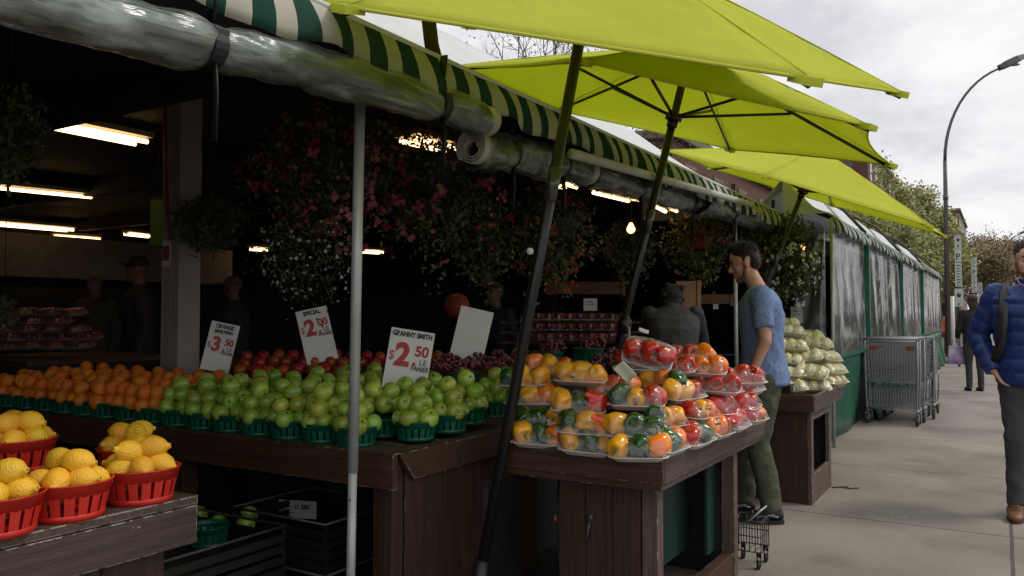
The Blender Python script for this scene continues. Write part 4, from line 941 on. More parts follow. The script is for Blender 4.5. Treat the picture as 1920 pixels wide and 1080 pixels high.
# big pile of wrapped red trays, far left
def meat_proto():
    root = thing('wrapped_tray', 'x', 'wrapped tray')
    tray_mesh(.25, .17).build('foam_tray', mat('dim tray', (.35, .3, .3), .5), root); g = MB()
    for i in range(5):
        for j in range(3): g.ball((-.095+i*.047, -.045+j*.045, .035), .026, 8, 6)
    g.build('red_fruit', M_red2, root); film_mesh(.25, .17, .06, [(0, 0, .13, .065)]).build('film', M_film, root); return root
MT = meat_proto()
for row in range(5):
    for kk in range(4):
        x = 8+kk*46+(row % 2)*14-row*3; y = 655-row*20
        if x > 165-row*6: continue
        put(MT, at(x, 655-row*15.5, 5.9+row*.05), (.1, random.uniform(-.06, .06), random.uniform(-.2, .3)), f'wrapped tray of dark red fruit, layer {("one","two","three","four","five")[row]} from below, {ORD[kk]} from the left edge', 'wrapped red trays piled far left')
p = at(-20, 668, 5.9); counter(p.x-.2, p.x+.9, p.y-.2, p.y+.9, at(80, 668, 5.9).z, 'dark counter under the wrapped red trays far left')
# plywood boards and shelf beam
M_ply = mat('plywood', (.26, .13, .055), .6, var=.2, scale=4, stretch=(1, 10, 1))
for (x0, y0, x1, y1, d, lab, m) in ((1268, 527, 1306, 590, 6.6, 'upright light brown plywood board beside the bent shopper', M_ply), (1022, 528, 1165, 552, 7.2, 'dull brown shelf board above the berry boxes', mat('dull brown board', (.10, .05, .03), .7, var=.2)), (1308, 552, 1368, 570, 7.6, 'thin brown shelf board right of the plywood board', mat('dull brown board', (.1, .05, .03)))):
    a, b2 = at(x0, y0, d), at(x1, y1, d); w2 = (x1-x0)/FPX*d; h2 = (y1-y0)/FPX*d; g = MB(); g.box((0, 0, -h2), (w2, .03, 0)); g.box((w2+.001, -.01, -h2-.02), (w2+.035, .035, .004)); o = tag(bevel(g.build('wood_board', m)), lab, 'board'); o.location = a; o.rotation_euler = (0, 0, PSI)
# orange-red round lantern
p = at(857, 573, 5.6); root = thing('paper_lantern', 'round orange red ball in the dark behind the blank sign', 'lantern', p); g = MB(); g.ball((0, 0, 0), .088, 24, 16, fn=lambda u: u*(1+.015*cos(24*math.acos(max(-1, min(1, u.z)))))); g.build('shade', mat('orange red shade', (.26, .03, .015), .6), root)
g = MB(); g.tube([(0, 0, .08), (0, 0, ceilz(p.x)-p.z)], .003, 5); g.build('cord', M_black, root)
# ================================================================ PEOPLE
def rm(o, vox, sm=3):
    m = o.modifiers.new('remesh', 'REMESH'); m.mode = 'VOXEL'; m.voxel_size = vox; m.use_smooth_shade = True
    s = o.modifiers.new('smooth', 'SMOOTH'); s.iterations = sm; s.factor = .5; return o
def wrinkle(o, strength, size, kind='CLOUDS'):
    t = bpy.data.textures.new('folds', kind); t.noise_scale = size; d = o.modifiers.new('folds', 'DISPLACE'); d.texture = t; d.strength = strength; d.mid_level = .5; d.texture_coords = 'LOCAL'; return o
def rings(g, secs, n=26, m=0):
    """secs: (centre, half_depth_x, half_width_y [, squareness])"""
    vs = []
    for s in secs:
        c = Vector(s[0]); e = s[3] if len(s) > 3 else .85
        for j in range(n):
            q = 2*pi*j/n; vs.append(c+Vector((math.copysign(abs(cos(q))**e, cos(q))*s[1], math.copysign(abs(sin(q))**e, sin(q))*s[2], 0)))
    k = len(secs); fs = [(i*n+j, i*n+(j+1) % n, (i+1)*n+(j+1) % n, (i+1)*n+j) for i in range(k-1) for j in range(n)]
    fs += [tuple(range(n-1, -1, -1)), tuple((k-1)*n+j for j in range(n))]; g.add(vs, fs, m, True)
def head_shape(g, c, R3, s=1.0, ears=True):
    """head facing +X, c = centre at ear level, about 0.235 m tall"""
    def P(x, y, z): return c + R3 @ (Vector((x, y, z))*s)
    def ball(p, r, **k): g.ball(P(*p), [v*s for v in r], 18, 14, M=R3.to_4x4(), **k)
    ball((-.008, 0, .035), (.096, .077, .086))            # skull
    ball((.022, 0, -.022), (.062, .061, .090))            # face
    ball((.030, 0, -.082), (.046, .042, .034))            # jaw
    ball((.058, 0, -.100), (.024, .024, .020))            # chin
    ball((.062, 0, .018), (.022, .050, .013))             # brow
    g.capsule(P(.082, 0, .008), P(.104, 0, -.030), .008*s, .0135*s, 10); ball((.096, 0, -.036), (.014, .018, .010))
    ball((.078, 0, -.066), (.0125, .024, .0065)); ball((.076, 0, -.077), (.0115, .021, .0065))
    for y in (-1, 1):
        ball((.052, y*.036, -.03), (.024, .020, .022))
        if ears: ball((-.004, y*.078, -.012), (.017, .008, .031)); 
def face_parts(root, c, R3, s=1.0, hair=(.02, .014, .01), brow=True):
    for y in (-1, 1):
        g = MB(); p = c + R3 @ (Vector((.0705, y*.030, -.005))*s); g.ball(p, .0115*s, 12, 10); q = c + R3 @ (Vector((.0802, y*.0305, -.005))*s); g.ball(q, (.003, .005, .005), 8, 6, 1)
        g.build('eye', [mat('eye white', (.26, .22, .2), .35), mat('dark iris', (.03, .02, .015), .2)], root)
        g = MB(); pts = [c + R3 @ (Vector((.088-.012*t_*t_, y*(.014+.034*t_), .020+.005*sin(t_*3)))*s) for t_ in (0, .35, .7, 1)]
        g.tube(pts, [.003, .0045, .004, .0015], 6); g.build('eyebrow', mat('brow hair %.3f' % hair[0], hair, .7), root)
    g = MB(); g.tube([c + R3 @ (Vector(v_)*s) for v_ in ((.078, -.024, -.072), (.0895, -.01, -.0712), (.0905, 0, -.0722), (.0895, .01, -.0712), (.078, .024, -.072))], .0022, 5); g.build('mouth', mat('lips', (.22, .075, .06), .5), root)
def hand(g, w, dr, side, palm_n, curl=.5, s=1.0):
    """w wrist point, dr direction to the fingertips, palm_n palm normal"""
    dr = Vector(dr).normalized(); pn = Vector(palm_n); pn = (pn-dr*pn.dot(dr)).normalized(); sd = dr.cross(pn)*side
    w = Vector(w); g.capsule(w, w+dr*.03*s, .025*s, .028*s, 12, flat=.65, up=sd)
    for o_ in (-.022, -.007, .008, .022): g.capsule(w+dr*.02*s+sd*o_*.6*s, w+dr*.085*s+sd*o_*s, .014*s, .012*s, 10)
    for k, (o_, L_) in enumerate(((.029, .068), (.010, .078), (-.010, .073), (-.028, .056))):
        a = w+dr*.088*s+sd*o_*s; d = dr.copy(); r = .0095*s
        for j, (fr, cu) in enumerate(((.45, curl*.7), (.3, curl*1.1), (.25, curl*.9))):
            d = (d*cos(cu)+pn*sin(cu)).normalized() if j == 0 else (d*cos(cu)+(pn*d.dot(dr)-dr*d.dot(pn))*sin(cu)).normalized()
            b = a+d*L_*fr*s; g.capsule(a, b, r, r*.9, 8); a = b; r *= .9
    t0 = w+dr*.03*s+sd*.026*s; t1 = t0+(dr*.6+sd*.7+pn*.25).normalized()*.036*s; t2 = t1+(dr*.85+sd*.2+pn*.45).normalized()*.03*s
    g.capsule(t0, t1, .0125*s, .011*s, 8); g.capsule(t1, t2, .011*s, .009*s, 8)
def rotm(yaw=0, pitch=0, roll=0): return (Matrix.Rotation(yaw, 3, 'Z') @ Matrix.Rotation(pitch, 3, 'Y') @ Matrix.Rotation(roll, 3, 'X'))
def person(label, loc, rz, h=1.78, lean=0, arms=None, legs=None, head=(0, 0, 0), top=('t', None), trousers=None, shoes=None, hair=None, vox=.010, skin=None, simple=False, neckfwd=0, bulk=1.0, name='person', headpos=None):
    """Faces local +X, feet at z=0. arms: {side: (elbow, wrist, hand_dir, palm_n)}; legs: {side: (knee, ankle)}"""
    s = h/1.78; root = thing(name, label, 'person', loc, rz); skin = skin or M_skin
    def tx(z): return lean*max(0, z-.95)
    hipz = .93
    arms = arms or {}; legs = legs or {}
    A = {}; G = {}
    for sd in (1, -1):
        A[sd] = arms.get(sd, ((tx(1.15)-.03, sd*.235*bulk, 1.14), (tx(.9)+.04, sd*.25*bulk, .89), (.12, 0, -1), (0, -sd, 0)))
        G[sd] = legs.get(sd, ((.01, sd*.095, .50), (-.02, sd*.10, .085)))
    sh = {sd: Vector((tx(1.43), sd*.175*bulk, 1.435)) for sd in (1, -1)}
    hc = Vector(headpos) if headpos else Vector((tx(1.64)+neckfwd+.02, 0, 1.655)); R3 = rotm(*head)
    # ---- body
    g = MB()
    tors = [(.80, .07, .12), (.88, .105, .155), (.97, .108, .160), (1.08, .095, .138), (1.2, .108, .150), (1.31, .118, .168), (1.4, .105, .175), (1.455, .075, .135), (1.49, .055, .08)]
    rings(g, [((tx(z), 0, z), a, b) for z, a, b in tors])
    nb = Vector((tx(1.46)-.01, 0, 1.45)); g.capsule(nb, hc+R3 @ Vector((-.012, 0, -.07)), .058, .052, 16)
    for sd in (1, -1):
        e, w_, hd, pn = A[sd]; e, w_ = Vector(e), Vector(w_)
        g.capsule(sh[sd], e, .052, .039, 14); g.capsule(e, w_, .039, .024, 14); hand(g, w_, hd, sd, pn)
        k_, a_ = Vector(G[sd][0]), Vector(G[sd][1]); hp = Vector((0, sd*.088, .90))
        g.capsule(hp, k_, .082, .055, 16); g.capsule(k_, a_, .053, .034, 14)
        g.capsule(a_+Vector((0, 0, -.02)), a_+Vector((.14, 0, -.05)), .034, .026, 12)
    head_shape(g, hc, R3)
    body = rm(g.build('body', skin, root), vox*.75 if not simple else vox*1.1, 2)
    face_parts(root, hc, R3, hair=hair[1] if hair else (.02, .015, .01))
    # ---- trousers
    g = MB(); tm = trousers or mat('dark trousers', (.03, .03, .032), .8)
    rings(g, [((tx(z), 0, z), a, b) for z, a, b in ((.80, .10, .15), (.86, .108, .150), (.92, .104, .148), (.97, .09, .13))])
    for sd in (1, -1):
        k_, a_ = Vector(G[sd][0]), Vector(G[sd][1]); hp = Vector((-.005, sd*.088, .88)); tw = .078 if trousers and 'loose' in tm.name else .062
        g.capsule(hp, k_, .105, tw, 18); lo = a_+Vector((0, 0, .0)); g.tube([k_+Vector((0, 0, .02)), k_, k_.lerp(lo, .5)+Vector((-.012, 0, 0)), lo+Vector((-.005, 0, -.005))], [tw*.98, tw, tw*.93, tw*.86], 18)
    tr = wrinkle(rm(g.build('trousers', tm, root), vox, 3), .022 if not simple else .012, .07)
    # ---- shoes
    sm_ = shoes or [mat('dark shoe', (.02, .018, .018), .5), mat('dark sole', (.01, .01, .01), .7)]
    for sd in (1, -1):
        a_ = Vector(G[sd][1]); sr = link(bpy.data.objects.new('shoe', None), root); sr.location = (a_.x, a_.y, a_.z-.085)
        g = MB()
        secs = [(-.075, .028, .030, .052), (-.06, .036, .036, .058), (-.02, .038, .046, .062), (.04, .042, .044, .052), (.10, .047, .034, .042), (.15, .045, .026, .036), (.185, .032, .018, .030), (.198, .012, .010, .026)]
        vs = []; n = 20
        for (x, hw, hh, cz) in secs:
            for j in range(n): q = 2*pi*j/n; vs.append((x, cos(q)*hw, cz+sin(q)*hh*(1 if sin(q) > 0 else .8)))
        fs = [(i*n+j, i*n+(j+1) % n, (i+1)*n+(j+1) % n, (i+1)*n+j) for i in range(len(secs)-1) for j in range(n)]+[tuple(range(n-1, -1, -1)), tuple((len(secs)-1)*n+j for j in range(n))]
        g.add(vs, fs, 0, True); g.tube([(-.015, 0, .06), (-.02, 0, .13)], [.048, .046], 16); 
        up = rm(g.build('shoe_upper', sm_[0], sr), .008, 2)
        g = MB(); pl = []
        for j in range(24): q = 2*pi*j/24; x = .062+cos(q)*.142; pl.append((x, sin(q)*(.045+.006*sin((x)*14)) , 0))
        g.prism(pl, (0, 0, .026)); bevel(g.build('sole', sm_[1], sr), .005)
        if len(sm_) > 2:
            g = MB(); 
            for t_ in (0, 1, 2): g.tube([(.05+t_*.03, -.03, .085-t_*.009), (.055+t_*.03, 0, .098-t_*.011), (.05+t_*.03, .03, .085-t_*.009)], .0035, 5)
            for y in (-1, 1): g.tube([(-.04, y*.041, .05), (.02, y*.049, .062), (.09, y*.047, .045)], .004, 5); g.tube([(-.02, y*.043, .07), (.04, y*.048, .05)], .004, 5)
            g.build('laces', sm_[2], sr)
    # ---- top garment
    kind, m = top; g = MB()
    if kind == 't':
        rings(g, [((tx(z)-.004, 0, z), a*1.13, b) for z, a, b in ((.865, .138, .182), (.93, .138, .180), (1.02, .122, .160), (1.1, .116, .156), (1.2, .122, .164), (1.31, .130, .184), (1.4, .116, .190), (1.455, .085, .15), (1.483, .066, .088))])
        for sd in (1, -1):
            e = Vector(A[sd][0]); g.capsule(sh[sd]+Vector((0, 0, .005)), sh[sd].lerp(e, .25), .068, .070, 16); g.tube([sh[sd].lerp(e, .2), sh[sd].lerp(e, .72)], [.070, .064], 18)
        wrinkle(rm(g.build('t_shirt', m, root), vox*.8, 3), .020, .09)
    else:
        puff = kind == 'puffer'; zs = [.84+i*.0125 for i in range(53)] if puff else [.86, .93, 1.02, 1.1, 1.2, 1.31, 1.4, 1.455, 1.495]
        def prof(z):
            T_ = ((.84, .125, .172), (.93, .138, .185), (1.05, .135, .178), (1.2, .140, .188), (1.31, .146, .205), (1.4, .130, .205), (1.455, .095, .16), (1.5, .072, .09))
            for (z0, a0, b0), (z1, a1, b1) in zip(T_, T_[1:]):
                if z <= z1: f = (z-z0)/(z1-z0); return a0+(a1-a0)*f, b0+(b1-b0)*f
            return T_[-1][1:]
        P_ = .088
        def q_(z): return .014*abs(sin(pi*(z-.84)/P_))**.45 if puff and z < 1.42 else 0
        rings(g, [((tx(z), 0, z), (prof(z)[0]+q_(z))*bulk, (prof(z)[1]+q_(z))*bulk) for z in zs], 30)
        for sd in (1, -1):
            e, w_ = Vector(A[sd][0]), Vector(A[sd][1]); k0 = .010 if puff else .006
            g.capsule(sh[sd], e, .066+k0, .053+k0, 18)
            pts = []; rr = []; nn = 22 if puff else 5
            for i in range(nn+1):
                t_ = i/nn; pts.append(e.lerp(w_, t_)); rr.append((.053+k0)*(1-t_)+(.038+k0*.7)*t_+(.011*abs(sin(pi*t_*3.2))**.6 if puff else 0))
            g.tube(pts, rr, 18)
            if puff:
                pts = [sh[sd].lerp(e, i/20) for i in range(21)]; g.tube(pts, [.070-.010*i/20+.012*abs(sin(pi*i/20*3.4))**.6 for i in range(21)], 18)
        c0 = Vector((tx(1.49), 0, 1.485)); g.tube([c0, c0+Vector((.008, 0, .055 if puff else .03))], [.078, .074], 18)
        wrinkle(rm(g.build('jacket', m, root), vox*(.8 if not puff else .62), 2 if not puff else 1), .014 if not puff else .005, .09 if not puff else .05)
    # ---- hair or cap
    if hair:
        kind, hcx = hair[0], hair[1]; g = MB(); hm = mat('hair %.3f %.3f' % hcx[:2], hcx, .55, .4, var=.6, scale=60, bump=.8, bscale=160)
        def P(x, y, z): return hc+R3 @ Vector((x, y, z))
        def hb(p, r): g.ball(P(*p), r, 24, 18, M=R3.to_4x4(), fn=lambda u: u*(1+.07*mn.noise(u*6)+.05*mn.noise(u*16)))
        if kind == 'short':
            hb((-.018, 0, .060), (.094, .081, .080)); hb((-.056, 0, .010), (.050, .076, .078)); hb((.030, 0, .114), (.053, .058, .032)); hb((.0, 0, .108), (.075, .066, .040))
            for y in (-1, 1): g.capsule(P(.004, y*.074, .03), P(.006, y*.076, -.012), .010, .006, 8)
        elif kind == 'buzz':
            hb((-.018, 0, .052), (.096, .082, .082)); hb((-.054, 0, .005), (.048, .076, .07))
            for y in (-1, 1): g.capsule(P(.010, y*.070, .03), P(.010, y*.073, -.012), .008, .005, 8)
        elif kind == 'long': hb((-.02, 0, .05), (.105, .092, .09)); hb((-.055, 0, -.05), (.055, .09, .12))
        elif kind == 'messy':
            hb((-.02, 0, .05), (.108, .10, .09)); [hb((random.uniform(-.1, .06), random.uniform(-.09, .09), random.uniform(.0, .13)), (.03, .03, .025)) for _ in range(14)]; hb((-.06, 0, -.02), (.055, .09, .09))
        elif kind == 'cap':
            hb((-.006, 0, .058), (.104, .086, .072)); g.box((.06, -.06, .045), (.16, .06, .055), 0, Matrix.Translation(hc) @ R3.to_4x4())
        rm(g.build('cap' if kind == 'cap' else 'hair', hm, root), .007, 2)
        if len(hair) > 2:
            g = MB(); g.ball(P(.026, 0, -.088), (.0505, .0465, .034), 20, 14, M=R3.to_4x4()); g.ball(P(.058, 0, -.103), (.027, .028, .022), 14, 10, M=R3.to_4x4())
            for y in (-1, 1): g.capsule(P(.006, y*.068, -.02), P(.022, y*.052, -.075), .012, .014, 8)
            g.capsule(P(.0885, -.02, -.058), P(.0885, .02, -.058), .006, .006, 8)
            rm(g.build('stubble', mat('stubble %.2f' % hair[2][0], hair[2], .8, .2, var=.4, scale=120, bump=.5, bscale=400), root), .006, 2)
            g = MB(); rn = random.Random(3)
            for i in range(1500):
                u = Vector((rn.gauss(0, 1), rn.gauss(0, 1), abs(rn.gauss(0, 1)))).normalized(); q = Vector((-.018+u.x*.093, u.y*.080, .060+u.z*.084)) if kind == 'short' else Vector((-.018+u.x*.095, u.y*.081, .052+u.z*.081))
                if q.x > .05 and q.z < .08: continue
                d = (u*.6+Vector((.5 if kind == 'short' else -.1, rn.gauss(0, .3), .1+rn.gauss(0, .2)))).normalized()*(.022 if kind == 'short' else .007)*rn.uniform(.5, 1.3)
                sd_ = d.cross(Vector((rn.gauss(0, 1), rn.gauss(0, 1), rn.gauss(0, 1)))).normalized()*.0011; a_, b_ = P(*q), P(*(q+d))
                g.add([a_-R3 @ sd_, a_+R3 @ sd_, b_], [(0, 1, 2)])
            g.build('hair_tufts', hm, root)
    root.scale = (s, s, s)
    return root
# --- young man in the blue T-shirt
M_tee = mat('heather blue jersey', (.17, .24, .42), .85, .2, var=.2, scale=60, bump=.9, bscale=11, stretch=(1.5, 1.5, .7))
M_olive = mat('loose olive trousers', (.085, .09, .06), .85, .2, var=.25, scale=12, bump=.4, bscale=120)
p = on_z(1446, 972, 0)
man = person('young man in blue t-shirt and olive trousers standing between the two brown stands', (p.x-.035, p.y-.01, 0), radians(197), 1.76, lean=.05,
    arms={1: ((.0, .235, 1.15), (.10, .21, .90), (.5, -.1, -.9), (0, -.2, -1)), -1: ((.0, -.225, 1.14), (.105, -.19, .89), (.6, .1, -.8), (0, .2, -1))},
    legs={1: ((.05, .11, .50), (-.03, .13, .085)), -1: ((.13, -.09, .50), (.13, -.10, .085))},
    head=(.05, .26, 0), top=('t', M_tee), trousers=M_olive, hair=('short', (.014, .010, .008), (.19, .11, .08)), neckfwd=.06,
    shoes=[mat('black trainer', (.02, .02, .022), .6, var=.5, scale=30), mat('black tread', (.012, .012, .012), .7), mat('pale stripe', (.4, .4, .42), .5)], vox=.010)
# stubble on jaw
# --- man in the blue puffer jacket
M_puf = mat('royal blue puffer shell', (.010, .030, .15), .42, .4, var=.15, scale=10, bump=.35, bscale=40)
M_grey = mat('charcoal trousers', (.06, .058, .062), .85, .2, var=.15, scale=10)
p = on_z(1933, 975, 0)
jm = person('man in royal blue padded jacket walking towards the camera', (p.x+.02, p.y+.12, 0), radians(-92), 1.78, lean=.02,
    arms={1: ((-.02, .30, 1.16), (.10, .27, .92), (.3, 0, -1), (0, -1, 0)), -1: ((-.06, -.30, 1.15), (.07, -.205, .93), (.1, .55, -.8), (0, 1, 0))},
    legs={-1: ((.10, -.09, .52), (.10, -.095, .085)), 1: ((-.05, .10, .50), (-.34, .11, .17))},
    head=(.12, .05, 0), top=('puffer', M_puf), trousers=M_grey, hair=('buzz', (.035, .022, .014), (.16, .075, .045)), bulk=1.05,
    shoes=[mat('tan brown leather', (.17, .065, .025), .5, var=.3, scale=20), mat('brown sole', (.05, .025, .015), .7), mat('brown lace', (.1, .05, .03), .7)], vox=.010)
for sd in (-1, 1):
    g = MB(); pts = [(-.15, sd*.11, 1.40), (-.08, sd*.125, 1.49), (.02, sd*.13, 1.50), (.12, sd*.135, 1.42), (.165, sd*.14, 1.28), (.165, sd*.155, 1.12), (.10, sd*.19, 1.0), (-.05, sd*.19, .98)]
    g.tube(pts, .03, 8, rr=[.009]*8, up=(0, 1, 0)); g.build('backpack_strap', M_black, jm)
root_bp = thing('backpack', 'black backpack worn by the man in the blue padded jacket', 'backpack', jm.location, jm.rotation_euler.z); g = MB()
rings(g, [((-.27, 0, z), a, b) for z, a, b in ((.95, .07, .13), (1.0, .11, .155), (1.2, .12, .16), (1.4, .10, .14), (1.48, .05, .09))]); g.build('bag_body', M_blackp, root_bp)
g = MB(); rings(g, [((-.37, 0, z), a, b) for z, a, b in ((1.0, .03, .10), (1.05, .05, .12), (1.2, .045, .12), (1.25, .02, .1))]); g.build('front_pocket', M_blackp, root_bp)
g = MB(); g.tube([(.168, -.01, z) for z in (.86, .95, 1.05, 1.15, 1.25, 1.35)]+[(.14, -.01, 1.44), (.105, -.012, 1.5), (.09, -.015, 1.535)], .005, 6); g.build('zip', mat('magenta cord', (.3, .05, .12), .5), jm)
g = MB(); g.tube([(.10, .075, 1.55), (.125, .05, 1.50), (.13, .0, 1.47), (.125, -.05, 1.50), (.10, -.075, 1.55)], .004, 6); g.build('collar_trim', mat('pink trim', (.4, .2, .25), .5), jm)
# --- woman with the bags, further down the pavement
p = on_z(1828, 733, 0)
wm = person('woman in black carrying a purple and white bag, walking away beyond the shopping carts', (p.x, p.y, 0), radians(110), 1.64, lean=.05,
    arms={1: ((.02, .25, 1.14), (.13, .24, .98), (.5, 0, -1), (0, -1, 0)), -1: ((0, -.24, 1.14), (.1, -.24, .92), (.2, 0, -1), (0, 1, 0))},
    top=('jacket', mat('black knit', (.012, .012, .013), .9)), hair=('long', (.04, .02, .012)), vox=.014, simple=True)
pw = Vector((p.x-.27, p.y+.05, .70)); root = thing('carrier_bag', 'purple and white carrier bag in the hand of the woman in black', 'bag', pw, radians(20)); g = MB()
g.prism([(-.14, -.04, -.26), (.14, -.04, -.26), (.12, -.03, .06), (-.12, -.03, .06)], (0, .08, 0)); bevel(g.build('bag_body', mat('purple bag', (.16, .05, .28), .4, col2=(.55, .5, .6), scale=4), root), .01)
g = MB(); g.tube([(-.07, 0, .05), (-.05, 0, .16), (.05, 0, .16), (.07, 0, .05)], .008, 6); g.build('handle', mat('purple bag', (.1, .05, .2)), root)
# --- person in orange at the far end of the tarp
p = on_z(1778, 668, 0)
person('small far person in an orange jacket beside the far end of the green tarp', (p.x-.1, p.y+2, 0), radians(-60), 1.45, lean=.12, top=('jacket', mat('orange jacket', (.55, .13, .05), .7)), trousers=mat('dull brown trousers', (.09, .06, .04), .8), hair=('short', (.03, .02, .015)), vox=.016, simple=True)
# --- shoppers in the dark
def inside(x, ytop, d, rz, label, topm, hair, h=None, lean=0, trousers=None, **k):
    p = at(x, ytop, d); hh = p.z; person(label, (p.x, p.y, 0), rz, hh/ (1.0 if not h else 1), lean=lean, top=('jacket', topm), hair=hair, vox=.016, simple=True, trousers=trousers, **k)
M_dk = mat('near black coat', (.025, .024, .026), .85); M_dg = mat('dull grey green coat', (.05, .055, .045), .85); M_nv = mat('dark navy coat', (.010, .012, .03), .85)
M_skin_shaded = mat('shaded skin', (.17, .09, .065), .6)  # darker copy of the skin, interior shade put into the colour
inside(180, 512, 8.6, radians(-70), 'shopper in a pale cap and dull green coat, far left in the dark', M_dg, ('cap', (.16, .14, .11)), skin=M_skin_shaded)
inside(262, 480, 7.6, radians(-120), 'tall shopper in a black coat left of the square post', M_dk, ('cap', (.03, .025, .022)), skin=M_skin_shaded)
inside(440, 518, 8.2, radians(-150), 'shopper in black right of the square post, face turned left', M_dk, ('cap', (.09, .08, .08)), skin=M_skin_shaded)
inside(930, 530, 7.8, radians(-100), 'shopper in dark navy behind the blank white sign', M_nv, ('short', (.02, .014, .01)), skin=M_skin_shaded)
p = at(1262, 540, 6.1)
person('bushy haired shopper in black jacket bending over the stall, seen from behind', (p.x, p.y, 0), radians(112), 1.62, lean=.42, top=('jacket', mat('faded black jacket', (.030, .030, .033), .8, var=.2)), hair=('messy', (.02, .018, .016)), vox=.012, simple=True, bulk=1.12, skin=M_skin_shaded,
    headpos=(.36, 0, 1.56), arms={1: ((.32, .27, 1.14), (.5, .2, 1.0), (1, 0, -.3), (0, 0, -1)), -1: ((.32, -.27, 1.14), (.5, -.2, 1.0), (1, 0, -.3), (0, 0, -1))})
# ================================================================ SHOPPING CARTS
M_wire = mat('zinc wire', (.24, .25, .265), .4, .5, .3)
M_ctr = mat('grey cart plastic', (.18, .19, .2), .5)
def cart_proto():
    """faces -Y (its handle end towards the camera), width along X"""
    r = thing('shopping_cart', 'x', 'shopping cart', (0, 0, 0)); W = .29
    def wire_panel(g, f, nu, nv, rad=.0042):
        for i in range(nu+1): g.tube([f(i/nu, v_/4) for v_ in range(5)], rad, 4, cap=False)
        for j in range(nv+1): g.tube([f(u_/4, j/nv) for u_ in range(5)], rad, 4, cap=False)
    L_ = .82
    def hw(y): return W*(1-.18*y/L_)
    zb = lambda y: .50+.04*y; zt_ = lambda y: .98-.10*y/L_
    g = MB()
    for sx in (-1, 1): wire_panel(g, lambda u, v: Vector((sx*hw(u*L_)*(.90+.10*v), u*L_, zb(u*L_)+(zt_(u*L_)-zb(u*L_))*v)), 12, 7)
    wire_panel(g, lambda u, v: Vector(((2*u-1)*hw(L_)*(.9+.1*v), L_, zb(L_)+(zt_(L_)-zb(L_))*v)), 9, 7)
    wire_panel(g, lambda u, v: Vector(((2*u-1)*hw(0)*(.9+.1*v), 0, zb(0)+(zt_(0)-.02-zb(0))*v)), 17, 15)
    wire_panel(g, lambda u, v: Vector(((2*u-1)*hw(v*L_)*.9, v*L_, zb(v*L_))), 9, 11)
    g.build('wire_basket', M_wire, r)
    g = MB(); g.tube([(-hw(0), 0, .98), (hw(0), 0, .98), (hw(L_), L_, .88), (-hw(L_), L_, .88), (-hw(0), 0, .98)], .007, 6); g.build('basket_rim', M_wire, r)
    g = MB(); wire_panel(g, lambda u, v: Vector(((2*u-1)*.25, .03+v*.72, .20)), 8, 9, .003)
    wire_panel(g, lambda u, v: Vector(((2*u-1)*.25, .0+.02*v, .20+v*.22)), 17, 10, .0036); g.build('lower_rack', M_wire, r)
    g = MB()
    for sx in (-1, 1):
        g.tube([(sx*.285, -.01, 1.0), (sx*.285, .01, .6), (sx*.27, .0, .2), (sx*.27, .02, .12)], .012, 8); g.tube([(sx*.27, .0, .16), (sx*.22, .82, .16)], .012, 8); g.tube([(sx*.22, .80, .16), (sx*.25, .72, .52)], .010, 8)
    g.tube([(-.22, .82, .16), (.22, .82, .16)], .012, 8); g.tube([(-.27, .0, .18), (.27, .0, .18)], .01, 8); g.build('frame', M_wire, r)
    g = MB(); g.tube([(-.29, -.05, 1.01), (.29, -.05, 1.01)], .016, 10); g.tube([(-.285, 0, .99), (-.285, -.05, 1.01)], .012, 8); g.tube([(.285, 0, .99), (.285, -.05, 1.01)], .012, 8); g.build('handle', M_ctr, r)
    for sx in (-1, 1):
        g = MB(); g.box((sx*.2-.035, -.012, .88), (sx*.2+.035, -.004, .92)); bevel(g.build('red_clip', mat('red clip', (.3, .03, .02), .5), r), .003)
    for (x, y) in ((-.27, .02), (.27, .02), (-.22, .78), (.22, .78)):
        c = link(bpy.data.objects.new('caster', None), r); c.location = (x, y, 0)
        g = MB(); g.tube([(-.012, 0, .055), (.012, 0, .055)], .055, 18); g.build('wheel', mat('wheel rubber', (.03, .03, .03), .6), c)
        g = MB(); g.box((-.022, -.02, .05), (-.015, .02, .13)); g.box((.015, -.02, .05), (.022, .02, .13)); g.box((-.022, -.02, .125), (.022, .02, .135)); g.build('fork', M_wire, c)
    return r
CP = cart_proto(); base = on_z(1672, 797, 0)
cx0 = base.x; cy0 = base.y
for k in range(5):
    o = put(CP, (cx0+.03*k*random.uniform(-1, 1), cy0+.21*k, .002), (0, 0, radians(-4)+random.uniform(-.01, .01)), ('front grey wire shopping cart of the nested row, nearest the camera', 'second wire shopping cart in the nested row', 'third wire shopping cart in the nested row', 'fourth wire shopping cart in the nested row', 'rearmost wire shopping cart of the nested row')[k], 'nested wire shopping carts')
# dark post beside the carts
p = on_z(1750, 770, 0); root = thing('bollard', 'slim dark post with pale cap beside the shopping carts', 'post', (p.x, p.y, 0)); g = MB(); g.box((-.03, -.03, 0), (.03, .03, .96)); bevel(g.build('shaft', M_black, root)); g = MB(); g.box((-.033, -.033, .962), (.033, .033, 1.0)); bevel(g.build('cap', M_galv, root))
